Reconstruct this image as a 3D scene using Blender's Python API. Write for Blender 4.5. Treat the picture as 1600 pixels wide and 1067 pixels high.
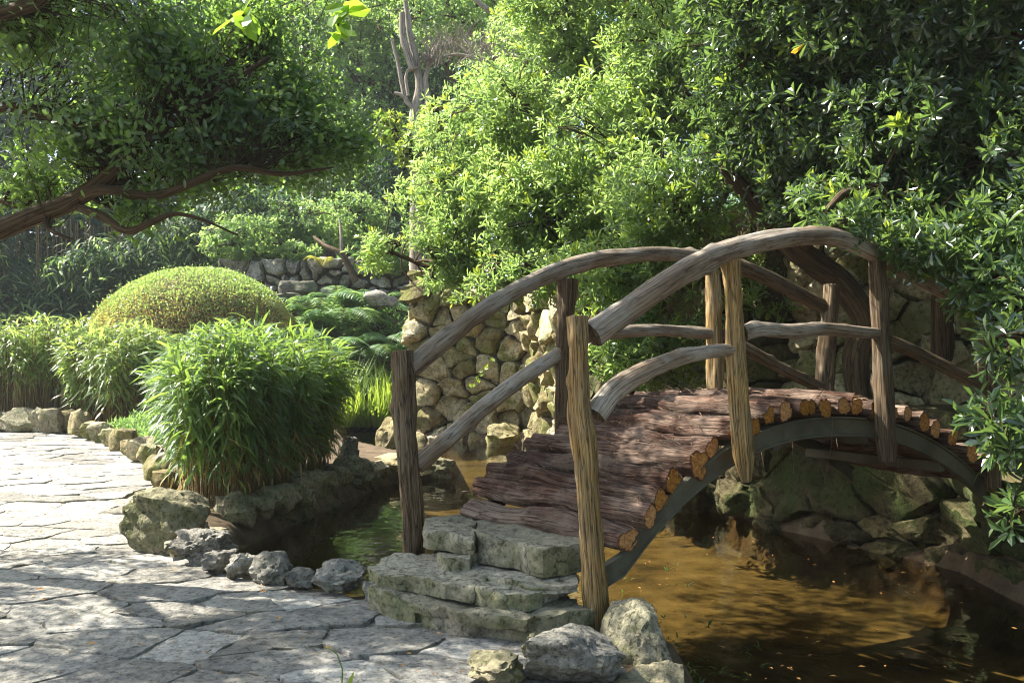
import bpy, bmesh, math, random
import numpy as np
from mathutils import Vector
R = math.radians

# ------------------------------------------------------------------ camera
F, HZ, CH = 1500.0, 545.0, 1.4          # focal length and horizon in photo pixels, eye height
scene = bpy.context.scene
for o in list(bpy.data.objects): bpy.data.objects.remove(o)
cam_d = bpy.data.cameras.new('camera'); cam = bpy.data.objects.new('camera', cam_d)
scene.collection.objects.link(cam)
cam.location = (0, 0, CH); cam.rotation_euler = (R(90), 0, 0)
cam_d.sensor_width = 36.0; cam_d.lens = 36.0 * F / 1600.0
cam_d.shift_y = (HZ - 533.5) / 1600.0
cam_d.clip_start = 0.05; cam_d.clip_end = 500
scene.camera = cam
# ------------------------------------------------------------------ light
SUN_EL, SUN_AZ = 48.0, 163.0             # azimuth: degrees counter-clockwise from +X, seen from above
el, az = R(SUN_EL), R(SUN_AZ)
TOSUN = Vector((math.cos(el)*math.cos(az), math.cos(el)*math.sin(az), math.sin(el)))
world = bpy.data.worlds.new('World'); scene.world = world; world.use_nodes = True
wn = world.node_tree; wn.nodes.clear()
wo = wn.nodes.new('ShaderNodeOutputWorld'); wb = wn.nodes.new('ShaderNodeBackground')
sk = wn.nodes.new('ShaderNodeTexSky'); sk.sky_type = 'NISHITA'; sk.sun_disc = False
sk.sun_elevation = el; sk.sun_rotation = math.atan2(TOSUN.x, TOSUN.y)
sk.air_density = 1.0; sk.dust_density = 2.0; sk.ozone_density = 1.0
wb.inputs['Strength'].default_value = 0.10
wn.links.new(sk.outputs[0], wb.inputs[0]); wn.links.new(wb.outputs[0], wo.inputs[0])
sun_d = bpy.data.lights.new('sun', 'SUN'); sun = bpy.data.objects.new('sun', sun_d)
scene.collection.objects.link(sun)
sun_d.energy = 5.0; sun_d.angle = R(0.53); sun_d.color = (1.0, 0.95, 0.85)
sun.rotation_euler = TOSUN.to_track_quat('Z', 'Y').to_euler()
sun.location = (-20, 8, 30)
vs = scene.view_settings
vs.view_transform = 'Standard'; vs.look = 'None'; vs.exposure = 1.95; vs.gamma = 1.0
vs.use_curve_mapping = False
cy = scene.cycles
cy.max_bounces = 7; cy.diffuse_bounces = 4; cy.glossy_bounces = 3; cy.transmission_bounces = 4
cy.transparent_max_bounces = 12; cy.caustics_reflective = False; cy.caustics_refractive = False
cy.filter_width = 1.1; cy.sample_clamp_indirect = 6.0; cy.use_denoising = True
try:
    cy.denoiser = 'OPENIMAGEDENOISE'; cy.denoising_input_passes = 'RGB_ALBEDO_NORMAL'
except Exception: pass

# ------------------------------------------------------------------ helpers
C = scene.collection
def P(px, py, Y): return np.array([(px-800.0)/F*Y, Y, CH-(py-HZ)/F*Y])
def G(px, py, z=0.0):
    Y = (CH-z)*F/(py-HZ); return P(px, py, Y)
def unit(a):
    a = np.asarray(a, float); return a/np.maximum(np.linalg.norm(a, axis=-1, keepdims=True), 1e-9)
def vnoise(p, seed=0):
    p = np.asarray(p, float); i = np.floor(p).astype(np.int64); f = p-i; f = f*f*(3-2*f)
    def h(a, b, c):
        n = (a*374761393 + b*668265263 + c*1274126177 + seed*974711) & 0xffffffff
        n = ((n ^ (n >> 13))*1103515245) & 0xffffffff
        n = ((n ^ (n >> 16))*2246822519) & 0xffffffff
        return ((n ^ (n >> 15)) & 0xffff)/32767.5-1.0
    x, y, z = i[..., 0], i[..., 1], i[..., 2]; fx, fy, fz = f[..., 0], f[..., 1], f[..., 2]
    L = lambda a, b, t: a+(b-a)*t
    return L(L(L(h(x,y,z),h(x+1,y,z),fx), L(h(x,y+1,z),h(x+1,y+1,z),fx), fy),
             L(L(h(x,y,z+1),h(x+1,y,z+1),fx), L(h(x,y+1,z+1),h(x+1,y+1,z+1),fx), fy), fz)
def fbm(p, seed=0, octv=4, gain=.5):
    p = np.asarray(p, float); s = 0; a = 1.0
    for k in range(octv):
        s = s+a*vnoise(p*2.0**k, seed+k*17); a *= gain
    return s
def sstep(a, b, x): t = np.clip((x-a)/(b-a), 0, 1); return t*t*(3-2*t)

WL = {}
def worldloc(o): return WL.get(o.name, Vector((0, 0, 0)))
def thing(name, label, cat, loc=(0, 0, 0), group=None):
    o = bpy.data.objects.new(name, None); C.objects.link(o); o.location = Vector(loc); o.empty_display_size = .1
    o['label'] = label; o['category'] = cat
    if group: o['group'] = group
    WL[o.name] = Vector(loc); return o
def tag(o, label=None, cat=None, group=None, kind=None):
    if label: o['label'] = label
    if cat: o['category'] = cat
    if group: o['group'] = group
    if kind: o['kind'] = kind
    return o
def place(o, parent):
    C.objects.link(o)
    if parent is not None:
        o.parent = parent; o.location = -worldloc(parent)
    WL[o.name] = Vector((0, 0, 0)); return o
def mk(name, V, faces, mats, parent=None, smooth=True, midx=None, attrs=None, origin=None, sharp=None):
    V = np.asarray(V, float)
    if parent is None and origin is None: origin = (V.min(0)+V.max(0))/2*np.array([1, 1, 0])+np.array([0, 0, V[:, 2].min()])
    if parent is None: V = V-np.asarray(origin)
    me = bpy.data.meshes.new(name)
    if isinstance(faces, np.ndarray):
        nf, k = faces.shape
        me.vertices.add(len(V)); me.vertices.foreach_set('co', V.astype(np.float32).ravel())
        me.loops.add(nf*k); me.loops.foreach_set('vertex_index', faces.astype(np.int32).ravel())
        me.polygons.add(nf); me.polygons.foreach_set('loop_start', np.arange(0, nf*k, k, dtype=np.int32))
        try: me.polygons.foreach_set('loop_total', np.full(nf, k, dtype=np.int32))
        except Exception: pass
        me.update(calc_edges=True)
    else:
        me.from_pydata(V.tolist(), [], faces); me.update()
    if not isinstance(mats, (list, tuple)): mats = [mats]
    for m in mats: me.materials.append(m)
    if midx is not None: me.polygons.foreach_set('material_index', np.asarray(midx, np.int32))
    me.polygons.foreach_set('use_smooth', np.full(len(me.polygons), bool(smooth)))
    for k, a in (attrs or {}).items():
        a = np.asarray(a, np.float32)
        if a.ndim == 2:
            at = me.attributes.new(k, 'FLOAT_VECTOR', 'POINT'); at.data.foreach_set('vector', a.ravel())
        else:
            at = me.attributes.new(k, 'FLOAT', 'POINT'); at.data.foreach_set('value', a)
    if sharp: me.set_sharp_from_angle(angle=R(sharp))
    o = bpy.data.objects.new(name, me)
    place(o, parent)
    if parent is None:
        o.location = Vector(origin); WL[o.name] = Vector(origin)
    return o

# ------------------------------------------------------------------ materials
def nodes(name):
    m = bpy.data.materials.new(name); m.use_nodes = True; nt = m.node_tree; nt.nodes.clear()
    out = nt.nodes.new('ShaderNodeOutputMaterial')
    def N(t, **kw):
        n = nt.nodes.new('ShaderNode'+t)
        for k, v in kw.items():
            if k in n.inputs: n.inputs[k].default_value = v
            else: setattr(n, k, v)
        return n
    def Lk(a, b): nt.links.new(a, b)
    return m, nt, out, N, Lk
def ramp(N, stops):
    r = N('ValToRGB'); e = r.color_ramp.elements
    e[0].position, e[0].color = stops[0][0], (*stops[0][1], 1)
    e[1].position, e[1].color = stops[-1][0], (*stops[-1][1], 1)
    for p, c in stops[1:-1]:
        n = e.new(p); n.color = (*c, 1)
    return r
def stone_mat(name, cols, moss=(.10, .13, .03), moss_amt=.35, scale=6., bump=.5, pits=.4, rough=.9, perobj=.25):
    m, nt, out, N, Lk = nodes(name)
    co = N('NewGeometry'); oi = N('ObjectInfo')
    n1 = N('TexNoise', Scale=scale*.25, Detail=6., Roughness=.6); n2 = N('TexNoise', Scale=scale*3, Detail=8., Roughness=.7)
    n3 = N('TexNoise', Scale=scale*.5, Detail=5., Roughness=.65)
    vo = N('TexVoronoi', Scale=scale*5); vo.feature = 'F1'
    for n in (n1, n2, n3, vo): Lk(co.outputs['Position'], n.inputs['Vector'])
    r1 = ramp(N, [(.3, cols[0]), (.5, cols[1]), (.72, cols[2])])
    ad = N('Math', operation='ADD'); Lk(n1.outputs[0], ad.inputs[0])
    mu = N('Math', operation='MULTIPLY_ADD'); Lk(oi.outputs['Random'], mu.inputs[0]); mu.inputs[1].default_value = perobj; mu.inputs[2].default_value = -perobj/2
    Lk(mu.outputs[0], ad.inputs[1]); Lk(ad.outputs[0], r1.inputs[0])
    mx = N('MixRGB', blend_type='MULTIPLY', Fac=.8); Lk(r1.outputs[0], mx.inputs[1])
    r2 = ramp(N, [(.33, (.22, .21, .19)), (.48, (.85, .85, .84)), (.7, (1.35, 1.32, 1.25))]); Lk(n2.outputs[0], r2.inputs[0]); Lk(r2.outputs[0], mx.inputs[2])
    # dark lichen / moss patches
    r3 = ramp(N, [(.44, (0, 0, 0)), (.60, (1, 1, 1))]); Lk(n3.outputs[0], r3.inputs[0])
    sx = N('SeparateXYZ'); Lk(co.outputs['Normal'], sx.inputs[0]); r5 = ramp(N, [(.35, (1, 1, 1)), (.8, (.38, .38, .38))]); Lk(sx.outputs[2], r5.inputs[0])
    mm0 = N('Math', operation='MULTIPLY'); Lk(r3.outputs[0], mm0.inputs[0]); mm0.inputs[1].default_value = moss_amt*1.35
    mm = N('Math', operation='MULTIPLY'); mm.use_clamp = True; Lk(mm0.outputs[0], mm.inputs[0]); Lk(r5.outputs[0], mm.inputs[1])
    m2 = N('MixRGB'); Lk(mm.outputs[0], m2.inputs[0]); Lk(mx.outputs[0], m2.inputs[1]); m2.inputs[2].default_value = (*moss, 1)
    n6 = N('TexNoise', Scale=scale*7, Detail=5., Roughness=.6); Lk(co.outputs['Position'], n6.inputs['Vector'])
    r6 = ramp(N, [(.36, (.30, .29, .26)), (.45, (1, 1, 1)), (.58, (1, 1, 1)), (.66, (1.55, 1.5, 1.4))]); Lk(n6.outputs[0], r6.inputs[0])
    m3 = N('MixRGB', blend_type='MULTIPLY', Fac=.8); Lk(m2.outputs[0], m3.inputs[1]); Lk(r6.outputs[0], m3.inputs[2])
    va = N('VectorMath', operation='MULTIPLY_ADD'); Lk(n3.outputs['Color'], va.inputs[0]); va.inputs[1].default_value = (.35, .35, .35); Lk(co.outputs['Position'], va.inputs[2])
    vc = N('TexVoronoi', Scale=scale*.7); vc.feature = 'DISTANCE_TO_EDGE'; Lk(va.outputs[0], vc.inputs['Vector'])
    rc = ramp(N, [(.0, (.22, .2, .17)), (.012, (.7, .7, .68)), (.03, (1, 1, 1))]); Lk(vc.outputs['Distance'], rc.inputs[0])
    rn = ramp(N, [(.45, (0, 0, 0)), (.6, (.85, .85, .85))]); Lk(n1.outputs[0], rn.inputs[0])
    m4 = N('MixRGB', blend_type='MULTIPLY'); Lk(rn.outputs[0], m4.inputs[0]); Lk(m3.outputs[0], m4.inputs[1]); Lk(rc.outputs[0], m4.inputs[2])
    b = N('BsdfPrincipled', Roughness=rough); b.inputs['Specular IOR Level'].default_value = .2
    Lk(m4.outputs[0], b.inputs['Base Color'])
    bp = N('Bump', Strength=min(1., bump*1.6), Distance=.03); Lk(n2.outputs[0], bp.inputs['Height'])
    r4 = ramp(N, [(0., (0, 0, 0)), (.35, (1, 1, 1))]); Lk(vo.outputs['Distance'], r4.inputs[0])
    bp2 = N('Bump', Strength=pits, Distance=.015); Lk(r4.outputs[0], bp2.inputs['Height']); Lk(bp.outputs[0], bp2.inputs['Normal'])
    Lk(bp2.outputs[0], b.inputs['Normal']); Lk(b.outputs[0], out.inputs[0]); return m
def wood_mat(name, cols, streak=9., bump=.7, rough=.85, fine=40., grey=None, grey_amt=.5, crack=.8, perobj=.35, grain=.9):
    # grain runs along the stem: attribute gc = (cos a, sin a, metres along)
    m, nt, out, N, Lk = nodes(name)
    at = N('Attribute', attribute_name='gc'); oi = N('ObjectInfo')
    mp = N('Mapping'); Lk(at.outputs['Vector'], mp.inputs[0]); mp.inputs['Scale'].default_value = (streak*.35, streak*.35, streak*.22)
    rv = N('Math', operation='MULTIPLY'); Lk(oi.outputs['Random'], rv.inputs[0]); rv.inputs[1].default_value = 37.
    cx = N('CombineXYZ'); Lk(rv.outputs[0], cx.inputs[2]); Lk(rv.outputs[0], cx.inputs[0]); Lk(cx.outputs[0], mp.inputs['Location'])
    n1 = N('TexNoise', Scale=1., Detail=7., Roughness=.65, Distortion=.4); Lk(mp.outputs[0], n1.inputs['Vector'])
    mp2 = N('Mapping'); Lk(at.outputs['Vector'], mp2.inputs[0]); mp2.inputs['Scale'].default_value = (fine*.25, fine*.25, fine*.055)
    n2 = N('TexNoise', Scale=1., Detail=6., Roughness=.7, Distortion=.6); Lk(mp2.outputs[0], n2.inputs['Vector'])
    r1 = ramp(N, [(.28, cols[0]), (.5, cols[1]), (.72, cols[2])]); Lk(n1.outputs[0], r1.inputs[0])
    r2 = ramp(N, [(.34, (.12, .11, .10)), (.47, (.85, .85, .85)), (.75, (1.25, 1.25, 1.25))]); Lk(n2.outputs[0], r2.inputs[0])
    mx = N('MixRGB', blend_type='MULTIPLY', Fac=grain); Lk(r1.outputs[0], mx.inputs[1]); Lk(r2.outputs[0], mx.inputs[2])
    last = mx.outputs[0]
    if grey:
        gp = N('NewGeometry'); n3 = N('TexNoise', Scale=3.5, Detail=5., Roughness=.65); Lk(gp.outputs['Position'], n3.inputs['Vector'])
        r3 = ramp(N, [(.42, (0, 0, 0)), (.62, (grey_amt,)*3)]); Lk(n3.outputs[0], r3.inputs[0])
        m3 = N('MixRGB'); Lk(r3.outputs[0], m3.inputs[0]); Lk(last, m3.inputs[1]); m3.inputs[2].default_value = (*grey, 1)
        m4 = N('MixRGB', blend_type='MULTIPLY', Fac=grain*.75); Lk(m3.outputs[0], m4.inputs[1]); Lk(r2.outputs[0], m4.inputs[2]); last = m4.outputs[0]
    mp3 = N('Mapping'); Lk(at.outputs['Vector'], mp3.inputs[0]); mp3.inputs['Scale'].default_value = (1.7, 1.7, 1.5); Lk(cx.outputs[0], mp3.inputs['Location'])
    nd = N('TexNoise', Scale=2.5, Detail=4.); Lk(mp3.outputs[0], nd.inputs['Vector'])
    va = N('VectorMath', operation='MULTIPLY_ADD'); Lk(nd.outputs['Color'], va.inputs[0]); va.inputs[1].default_value = (.7, .7, .5); Lk(mp3.outputs[0], va.inputs[2])
    vc = N('TexVoronoi', Scale=1.6); vc.feature = 'DISTANCE_TO_EDGE'; Lk(va.outputs[0], vc.inputs['Vector'])
    rc = ramp(N, [(.0, (.10, .09, .08)), (.035, (.55, .53, .5)), (.075, (1, 1, 1))]); Lk(vc.outputs['Distance'], rc.inputs[0])
    mc = N('MixRGB', blend_type='MULTIPLY', Fac=crack); Lk(last, mc.inputs[1]); Lk(rc.outputs[0], mc.inputs[2]); last = mc.outputs[0]
    po = N('Math', operation='MULTIPLY_ADD'); Lk(oi.outputs['Random'], po.inputs[0]); po.inputs[1].default_value = perobj; po.inputs[2].default_value = 1-perobj*.55
    hv_ = N('HueSaturation'); Lk(last, hv_.inputs['Color']); Lk(po.outputs[0], hv_.inputs['Value']); last = hv_.outputs[0]
    b = N('BsdfPrincipled', Roughness=rough); b.inputs['Specular IOR Level'].default_value = .15
    Lk(last, b.inputs['Base Color'])
    bp = N('Bump', Strength=bump, Distance=.012); Lk(n2.outputs[0], bp.inputs['Height'])
    bp2 = N('Bump', Strength=bump*.7, Distance=.02); Lk(n1.outputs[0], bp2.inputs['Height']); Lk(bp.outputs[0], bp2.inputs['Normal'])
    Lk(bp2.outputs[0], b.inputs['Normal']); Lk(b.outputs[0], out.inputs[0]); return m
def leaf_mat(name, cols, trans, tmix=.4, rough=.38, spec=.5):
    m, nt, out, N, Lk = nodes(name)
    at = N('Attribute', attribute_name='rnd')
    r1 = ramp(N, [(0., cols[0]), (.55, cols[1]), (.95, cols[2])] + ([(1., cols[3])] if len(cols) > 3 else [])); Lk(at.outputs['Fac'], r1.inputs[0])
    b = N('BsdfPrincipled', Roughness=rough); b.inputs['Specular IOR Level'].default_value = spec
    Lk(r1.outputs[0], b.inputs['Base Color'])
    t = N('BsdfTranslucent'); mx = N('MixRGB', blend_type='MULTIPLY', Fac=.55); mx.inputs[1].default_value = (*trans, 1)
    r2 = ramp(N, [(0., (.45, .55, .4)), (1., (1.2, 1.1, .9))]); Lk(at.outputs['Fac'], r2.inputs[0]); Lk(r2.outputs[0], mx.inputs[2])
    Lk(mx.outputs[0], t.inputs[0])
    ms = N('MixShader', Fac=tmix); Lk(b.outputs[0], ms.inputs[1]); Lk(t.outputs[0], ms.inputs[2])
    Lk(ms.outputs[0], out.inputs[0]); return m
def plain(name, col, rough=.9, scale=8., var=.5, bump=.4):
    m, nt, out, N, Lk = nodes(name)
    g = N('NewGeometry'); n1 = N('TexNoise', Scale=scale, Detail=8., Roughness=.7); Lk(g.outputs['Position'], n1.inputs['Vector'])
    lo = tuple(c*(1-var) for c in col); hi = tuple(min(1, c*(1+var)) for c in col)
    r1 = ramp(N, [(.3, lo), (.5, col), (.7, hi)]); Lk(n1.outputs[0], r1.inputs[0])
    b = N('BsdfPrincipled', Roughness=rough); b.inputs['Specular IOR Level'].default_value = .25
    Lk(r1.outputs[0], b.inputs['Base Color'])
    bp = N('Bump', Strength=bump, Distance=.03); Lk(n1.outputs[0], bp.inputs['Height']); Lk(bp.outputs[0], b.inputs['Normal'])
    Lk(b.outputs[0], out.inputs[0]); return m

M = {}
M['paving'] = stone_mat('paving_limestone', [(.185, .175, .155), (.29, .28, .255), (.41, .395, .36)], moss=(.17, .15, .10), moss_amt=.55, scale=5., bump=.45, pits=.25, perobj=.45)
M['mortar'] = stone_mat('path_mortar', [(.21, .195, .17), (.30, .28, .245), (.37, .35, .31)], moss=(.15, .14, .11), moss_amt=.5, scale=6., bump=.6, pits=.3, perobj=0)
M['rock'] = stone_mat('weathered_rock', [(.14, .125, .08), (.26, .23, .15), (.38, .35, .26)], moss=(.09, .10, .03), moss_amt=.6, scale=5., bump=.7, pits=.5)
M['greyrock'] = stone_mat('grey_limestone', [(.15, .14, .12), (.27, .255, .22), (.42, .40, .35)], moss=(.10, .10, .07), moss_amt=.5, scale=6., bump=.8, pits=.6)
M['step'] = stone_mat('step_stone', [(.24, .21, .15), (.36, .325, .25), (.47, .43, .35)], moss=(.12, .13, .035), moss_amt=.5, scale=5., bump=.6, pits=.35)
M['wallstone'] = stone_mat('honey_wall_stone', [(.16, .13, .06), (.33, .27, .15), (.48, .42, .28)], moss=(.12, .125, .03), moss_amt=.7, scale=4., bump=.6, pits=.35, perobj=.45)
M['walljoint'] = plain('wall_joint', (.055, .046, .028), scale=9.)
M['grottostone'] = stone_mat('pale_grotto_stone_lightened', [(.24, .20, .11), (.45, .39, .25), (.58, .52, .38)], moss=(.16, .17, .05), moss_amt=.6, scale=4., bump=.6, pits=.35, perobj=.4)  # wall stone lightened, standing in for sunlight missing on the grotto wall
M['moss_wall_shade'] = stone_mat('mossy_wall_shade_darkened', [(.04, .034, .017), (.09, .073, .035), (.16, .13, .065)], moss=(.035, .05, .011), moss_amt=.7, scale=4., bump=.7, pits=.3)  # mossy stone, its colour darkened to carry the deep shade under the bridge
M['drystone'] = stone_mat('dry_stone', [(.13, .12, .095), (.22, .20, .165), (.32, .295, .245)], moss=(.10, .12, .04), moss_amt=.4, scale=3., bump=.5, pits=.2, perobj=.4)
M['soil'] = plain('soil', (.085, .06, .035), scale=5., var=.55)
def ground_mat():
    m, nt, out, N, Lk = nodes('soil_and_silt')
    g = N('NewGeometry'); at = N('Attribute', attribute_name='bed')
    n1 = N('TexNoise', Scale=5., Detail=8., Roughness=.7); n2 = N('TexNoise', Scale=2.2, Detail=9., Roughness=.72)
    for n in (n1, n2): Lk(g.outputs['Position'], n.inputs['Vector'])
    r1 = ramp(N, [(.3, (.035, .025, .014)), (.5, (.085, .06, .035)), (.7, (.14, .10, .06))]); Lk(n1.outputs[0], r1.inputs[0])
    r2 = ramp(N, [(.36, (.045, .033, .012)), (.48, (.12, .088, .033)), (.62, (.20, .152, .062)), (.75, (.27, .215, .11))]); Lk(n2.outputs[0], r2.inputs[0])
    ad = N('Math', operation='MULTIPLY_ADD'); Lk(n1.outputs[0], ad.inputs[0]); ad.inputs[1].default_value = .9; ad.inputs[2].default_value = -.45
    a2 = N('Math', operation='ADD'); Lk(at.outputs['Fac'], a2.inputs[0]); Lk(ad.outputs[0], a2.inputs[1])
    r3 = ramp(N, [(.35, (0, 0, 0)), (.65, (1, 1, 1))]); Lk(a2.outputs[0], r3.inputs[0])
    mx = N('MixRGB'); Lk(r3.outputs[0], mx.inputs[0]); Lk(r1.outputs[0], mx.inputs[1]); Lk(r2.outputs[0], mx.inputs[2])
    b = N('BsdfPrincipled', Roughness=.95); b.inputs['Specular IOR Level'].default_value = .2; Lk(mx.outputs[0], b.inputs['Base Color'])
    bp = N('Bump', Strength=.4, Distance=.03); Lk(n2.outputs[0], bp.inputs['Height']); Lk(bp.outputs[0], b.inputs['Normal'])
    Lk(b.outputs[0], out.inputs[0]); return m
M['ground'] = ground_mat()
M['rail'] = wood_mat('weathered_rail', [(.10, .07, .048), (.27, .205, .145), (.43, .36, .28)], streak=7., grey=(.38, .35, .30), grey_amt=.8, crack=.7, bump=.45, grain=.5)
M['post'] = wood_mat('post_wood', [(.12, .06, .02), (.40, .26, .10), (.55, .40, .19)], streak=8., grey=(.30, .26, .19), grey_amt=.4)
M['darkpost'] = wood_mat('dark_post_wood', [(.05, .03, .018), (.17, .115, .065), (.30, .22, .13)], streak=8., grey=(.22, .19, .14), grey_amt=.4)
M['log'] = wood_mat('shaggy_log_bark', [(.030, .016, .012), (.12, .062, .042), (.28, .185, .14)], streak=9., bump=1., rough=1., grey=(.32, .245, .19), grey_amt=.6, fine=50, crack=.75, perobj=.9)
M['bark'] = wood_mat('tree_bark', [(.04, .027, .015), (.11, .075, .042), (.20, .145, .085)], streak=7., bump=.8)
M['palebark'] = wood_mat('pale_bark', [(.22, .18, .13), (.38, .32, .25), (.52, .46, .38)], streak=6., bump=.6)
M['cane'] = wood_mat('bamboo_cane', [(.14, .09, .03), (.26, .19, .07), (.34, .28, .11)], streak=4., bump=.2, rough=.6)
M['shred'] = plain('bark_shreds', (.20, .13, .085), scale=30., var=.7, bump=.1)
M['litter'] = plain('fallen_leaf', (.42, .21, .06), scale=12., var=.6, bump=.1)
def logend_mat():
    m, nt, out, N, Lk = nodes('sawn_log_end')
    at = N('Attribute', attribute_name='gc'); oi = N('ObjectInfo')
    mp = N('Mapping'); Lk(at.outputs['Vector'], mp.inputs[0]); mp.inputs['Scale'].default_value = (1, 1, 0)
    n = N('TexNoise', Scale=3.2, Detail=6.); Lk(mp.outputs[0], n.inputs['Vector'])
    w = N('TexWave', Scale=2.6, Distortion=3.); w.wave_type = 'RINGS'; w.rings_direction = 'Z'; Lk(mp.outputs[0], w.inputs['Vector'])
    w.inputs['Detail'].default_value = 4.
    a = N('Math', operation='MULTIPLY_ADD'); Lk(w.outputs['Fac'], a.inputs[0]); a.inputs[1].default_value = .22; Lk(n.outputs[0], a.inputs[2])
    b0 = N('Math', operation='MULTIPLY_ADD'); Lk(oi.outputs['Random'], b0.inputs[0]); b0.inputs[1].default_value = .0; Lk(a.outputs[0], b0.inputs[2])
    r = ramp(N, [(.3, (.10, .04, .018)), (.5, (.38, .165, .055)), (.62, (.56, .28, .10)), (.85, (.66, .40, .19))]); Lk(b0.outputs[0], r.inputs[0])
    ln = N('VectorMath', operation='LENGTH'); Lk(mp.outputs[0], ln.inputs[0]); rr = ramp(N, [(.0, (.75, .7, .65)), (.25, (1.1, 1.1, 1.1)), (.80, (1, 1, 1)), (.96, (.22, .15, .11))]); Lk(ln.outputs['Value'], rr.inputs[0])
    mr0 = N('MixRGB', blend_type='MULTIPLY', Fac=1.); Lk(r.outputs[0], mr0.inputs[1]); Lk(rr.outputs[0], mr0.inputs[2])
    pv_ = N('Math', operation='MULTIPLY_ADD'); Lk(oi.outputs['Random'], pv_.inputs[0]); pv_.inputs[1].default_value = .55; pv_.inputs[2].default_value = .55
    ps_ = N('Math', operation='MULTIPLY_ADD'); Lk(oi.outputs['Random'], ps_.inputs[0]); ps_.inputs[1].default_value = -.3; ps_.inputs[2].default_value = 1.25
    mr = N('HueSaturation'); Lk(mr0.outputs[0], mr.inputs['Color']); Lk(pv_.outputs[0], mr.inputs['Value']); Lk(ps_.outputs[0], mr.inputs['Saturation'])
    b = N('BsdfPrincipled', Roughness=.85); Lk(mr.outputs[0], b.inputs['Base Color'])
    bp = N('Bump', Strength=.6, Distance=.01); Lk(a.outputs[0], bp.inputs['Height']); Lk(bp.outputs[0], b.inputs['Normal'])
    Lk(b.outputs[0], out.inputs[0]); return m
M['logend'] = logend_mat()
def steel_mat():
    m, nt, out, N, Lk = nodes('painted_steel_rusting')
    g = N('NewGeometry'); n = N('TexNoise', Scale=45., Detail=4., Roughness=.6); Lk(g.outputs['Position'], n.inputs['Vector'])
    n2 = N('TexNoise', Scale=5., Detail=5.); Lk(g.outputs['Position'], n2.inputs['Vector'])
    r = ramp(N, [(.58, (0, 0, 0)), (.66, (1, 1, 1))]); Lk(n.outputs[0], r.inputs[0])
    r2 = ramp(N, [(.3, (.06, .056, .038)), (.6, (.12, .115, .08))]); Lk(n2.outputs[0], r2.inputs[0])
    mx = N('MixRGB'); Lk(r.outputs[0], mx.inputs[0]); Lk(r2.outputs[0], mx.inputs[1]); mx.inputs[2].default_value = (.16, .07, .025, 1)
    b = N('BsdfPrincipled', Roughness=.85); b.inputs['Specular IOR Level'].default_value = .15; Lk(mx.outputs[0], b.inputs['Base Color'])
    bp = N('Bump', Strength=.3, Distance=.004); Lk(r.outputs[0], bp.inputs['Height']); Lk(bp.outputs[0], b.inputs['Normal'])
    Lk(b.outputs[0], out.inputs[0]); return m
M['steel'] = steel_mat()
def water_mat():
    m, nt, out, N, Lk = nodes('pond_water')
    g = N('NewGeometry'); n = N('TexNoise', Scale=5., Detail=3., Roughness=.5); Lk(g.outputs['Position'], n.inputs['Vector'])
    mp = N('Mapping'); Lk(g.outputs['Position'], mp.inputs[0]); mp.inputs['Scale'].default_value = (1.2, .7, 1); Lk(mp.outputs[0], n.inputs['Vector'])
    bp = N('Bump', Strength=.10, Distance=.05); Lk(n.outputs[0], bp.inputs['Height'])
    gl = N('BsdfGlossy', Roughness=.02); Lk(bp.outputs[0], gl.inputs['Normal']); gl.inputs[0].default_value = (.95, .97, 1, 1)
    tr = N('BsdfTransparent'); tr.inputs[0].default_value = (.66, .60, .45, 1)
    fr = N('Fresnel', IOR=1.33); Lk(bp.outputs[0], fr.inputs['Normal'])
    ms = N('MixShader'); Lk(fr.outputs[0], ms.inputs[0]); Lk(tr.outputs[0], ms.inputs[1]); Lk(gl.outputs[0], ms.inputs[2])
    Lk(ms.outputs[0], out.inputs[0]); return m
M['water'] = water_mat()
M['leaf_pitt'] = leaf_mat('glossy_evergreen_leaf', [(.030, .060, .022), (.050, .095, .028), (.10, .17, .04)], (.50, .72, .20), tmix=.46, rough=.27, spec=.9)
M['leaf_shade'] = leaf_mat('glossy_leaf_darkened_for_shade', [(.018, .038, .020), (.033, .064, .029), (.075, .13, .042)], (.30, .48, .11), tmix=.30, rough=.26, spec=.9)  # shade of the right-hand evergreens is put into this leaf colour
M['leaf_oak'] = leaf_mat('small_leathery_leaf', [(.018, .044, .020), (.032, .072, .026), (.055, .115, .03)], (.34, .56, .10), tmix=.44, rough=.28, spec=.9)
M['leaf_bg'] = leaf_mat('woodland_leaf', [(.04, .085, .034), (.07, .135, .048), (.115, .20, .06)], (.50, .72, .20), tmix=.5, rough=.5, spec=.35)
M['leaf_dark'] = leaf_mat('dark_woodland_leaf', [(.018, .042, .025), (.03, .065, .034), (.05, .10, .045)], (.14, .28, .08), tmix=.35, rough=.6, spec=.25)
M['leaf_lime'] = leaf_mat('lime_green_leaf', [(.09, .14, .02), (.14, .21, .03), (.20, .28, .04)], (.48, .62, .07), tmix=.5, rough=.45)
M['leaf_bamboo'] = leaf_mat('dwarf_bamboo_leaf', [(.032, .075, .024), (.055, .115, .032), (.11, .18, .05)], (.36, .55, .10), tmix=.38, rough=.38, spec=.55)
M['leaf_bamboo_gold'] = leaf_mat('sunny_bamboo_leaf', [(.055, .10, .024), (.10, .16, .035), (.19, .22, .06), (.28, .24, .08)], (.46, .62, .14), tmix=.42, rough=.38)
M['leaf_dome'] = leaf_mat('clipped_box_leaf', [(.05, .09, .028), (.09, .155, .045), (.16, .24, .08)], (.50, .68, .18), tmix=.45, rough=.32, spec=.8)
M['leaf_brown'] = leaf_mat('clipped_twiggy_leaf', [(.16, .10, .03), (.30, .21, .06), (.42, .33, .11)], (.60, .45, .12), tmix=.35, rough=.4)
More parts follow.
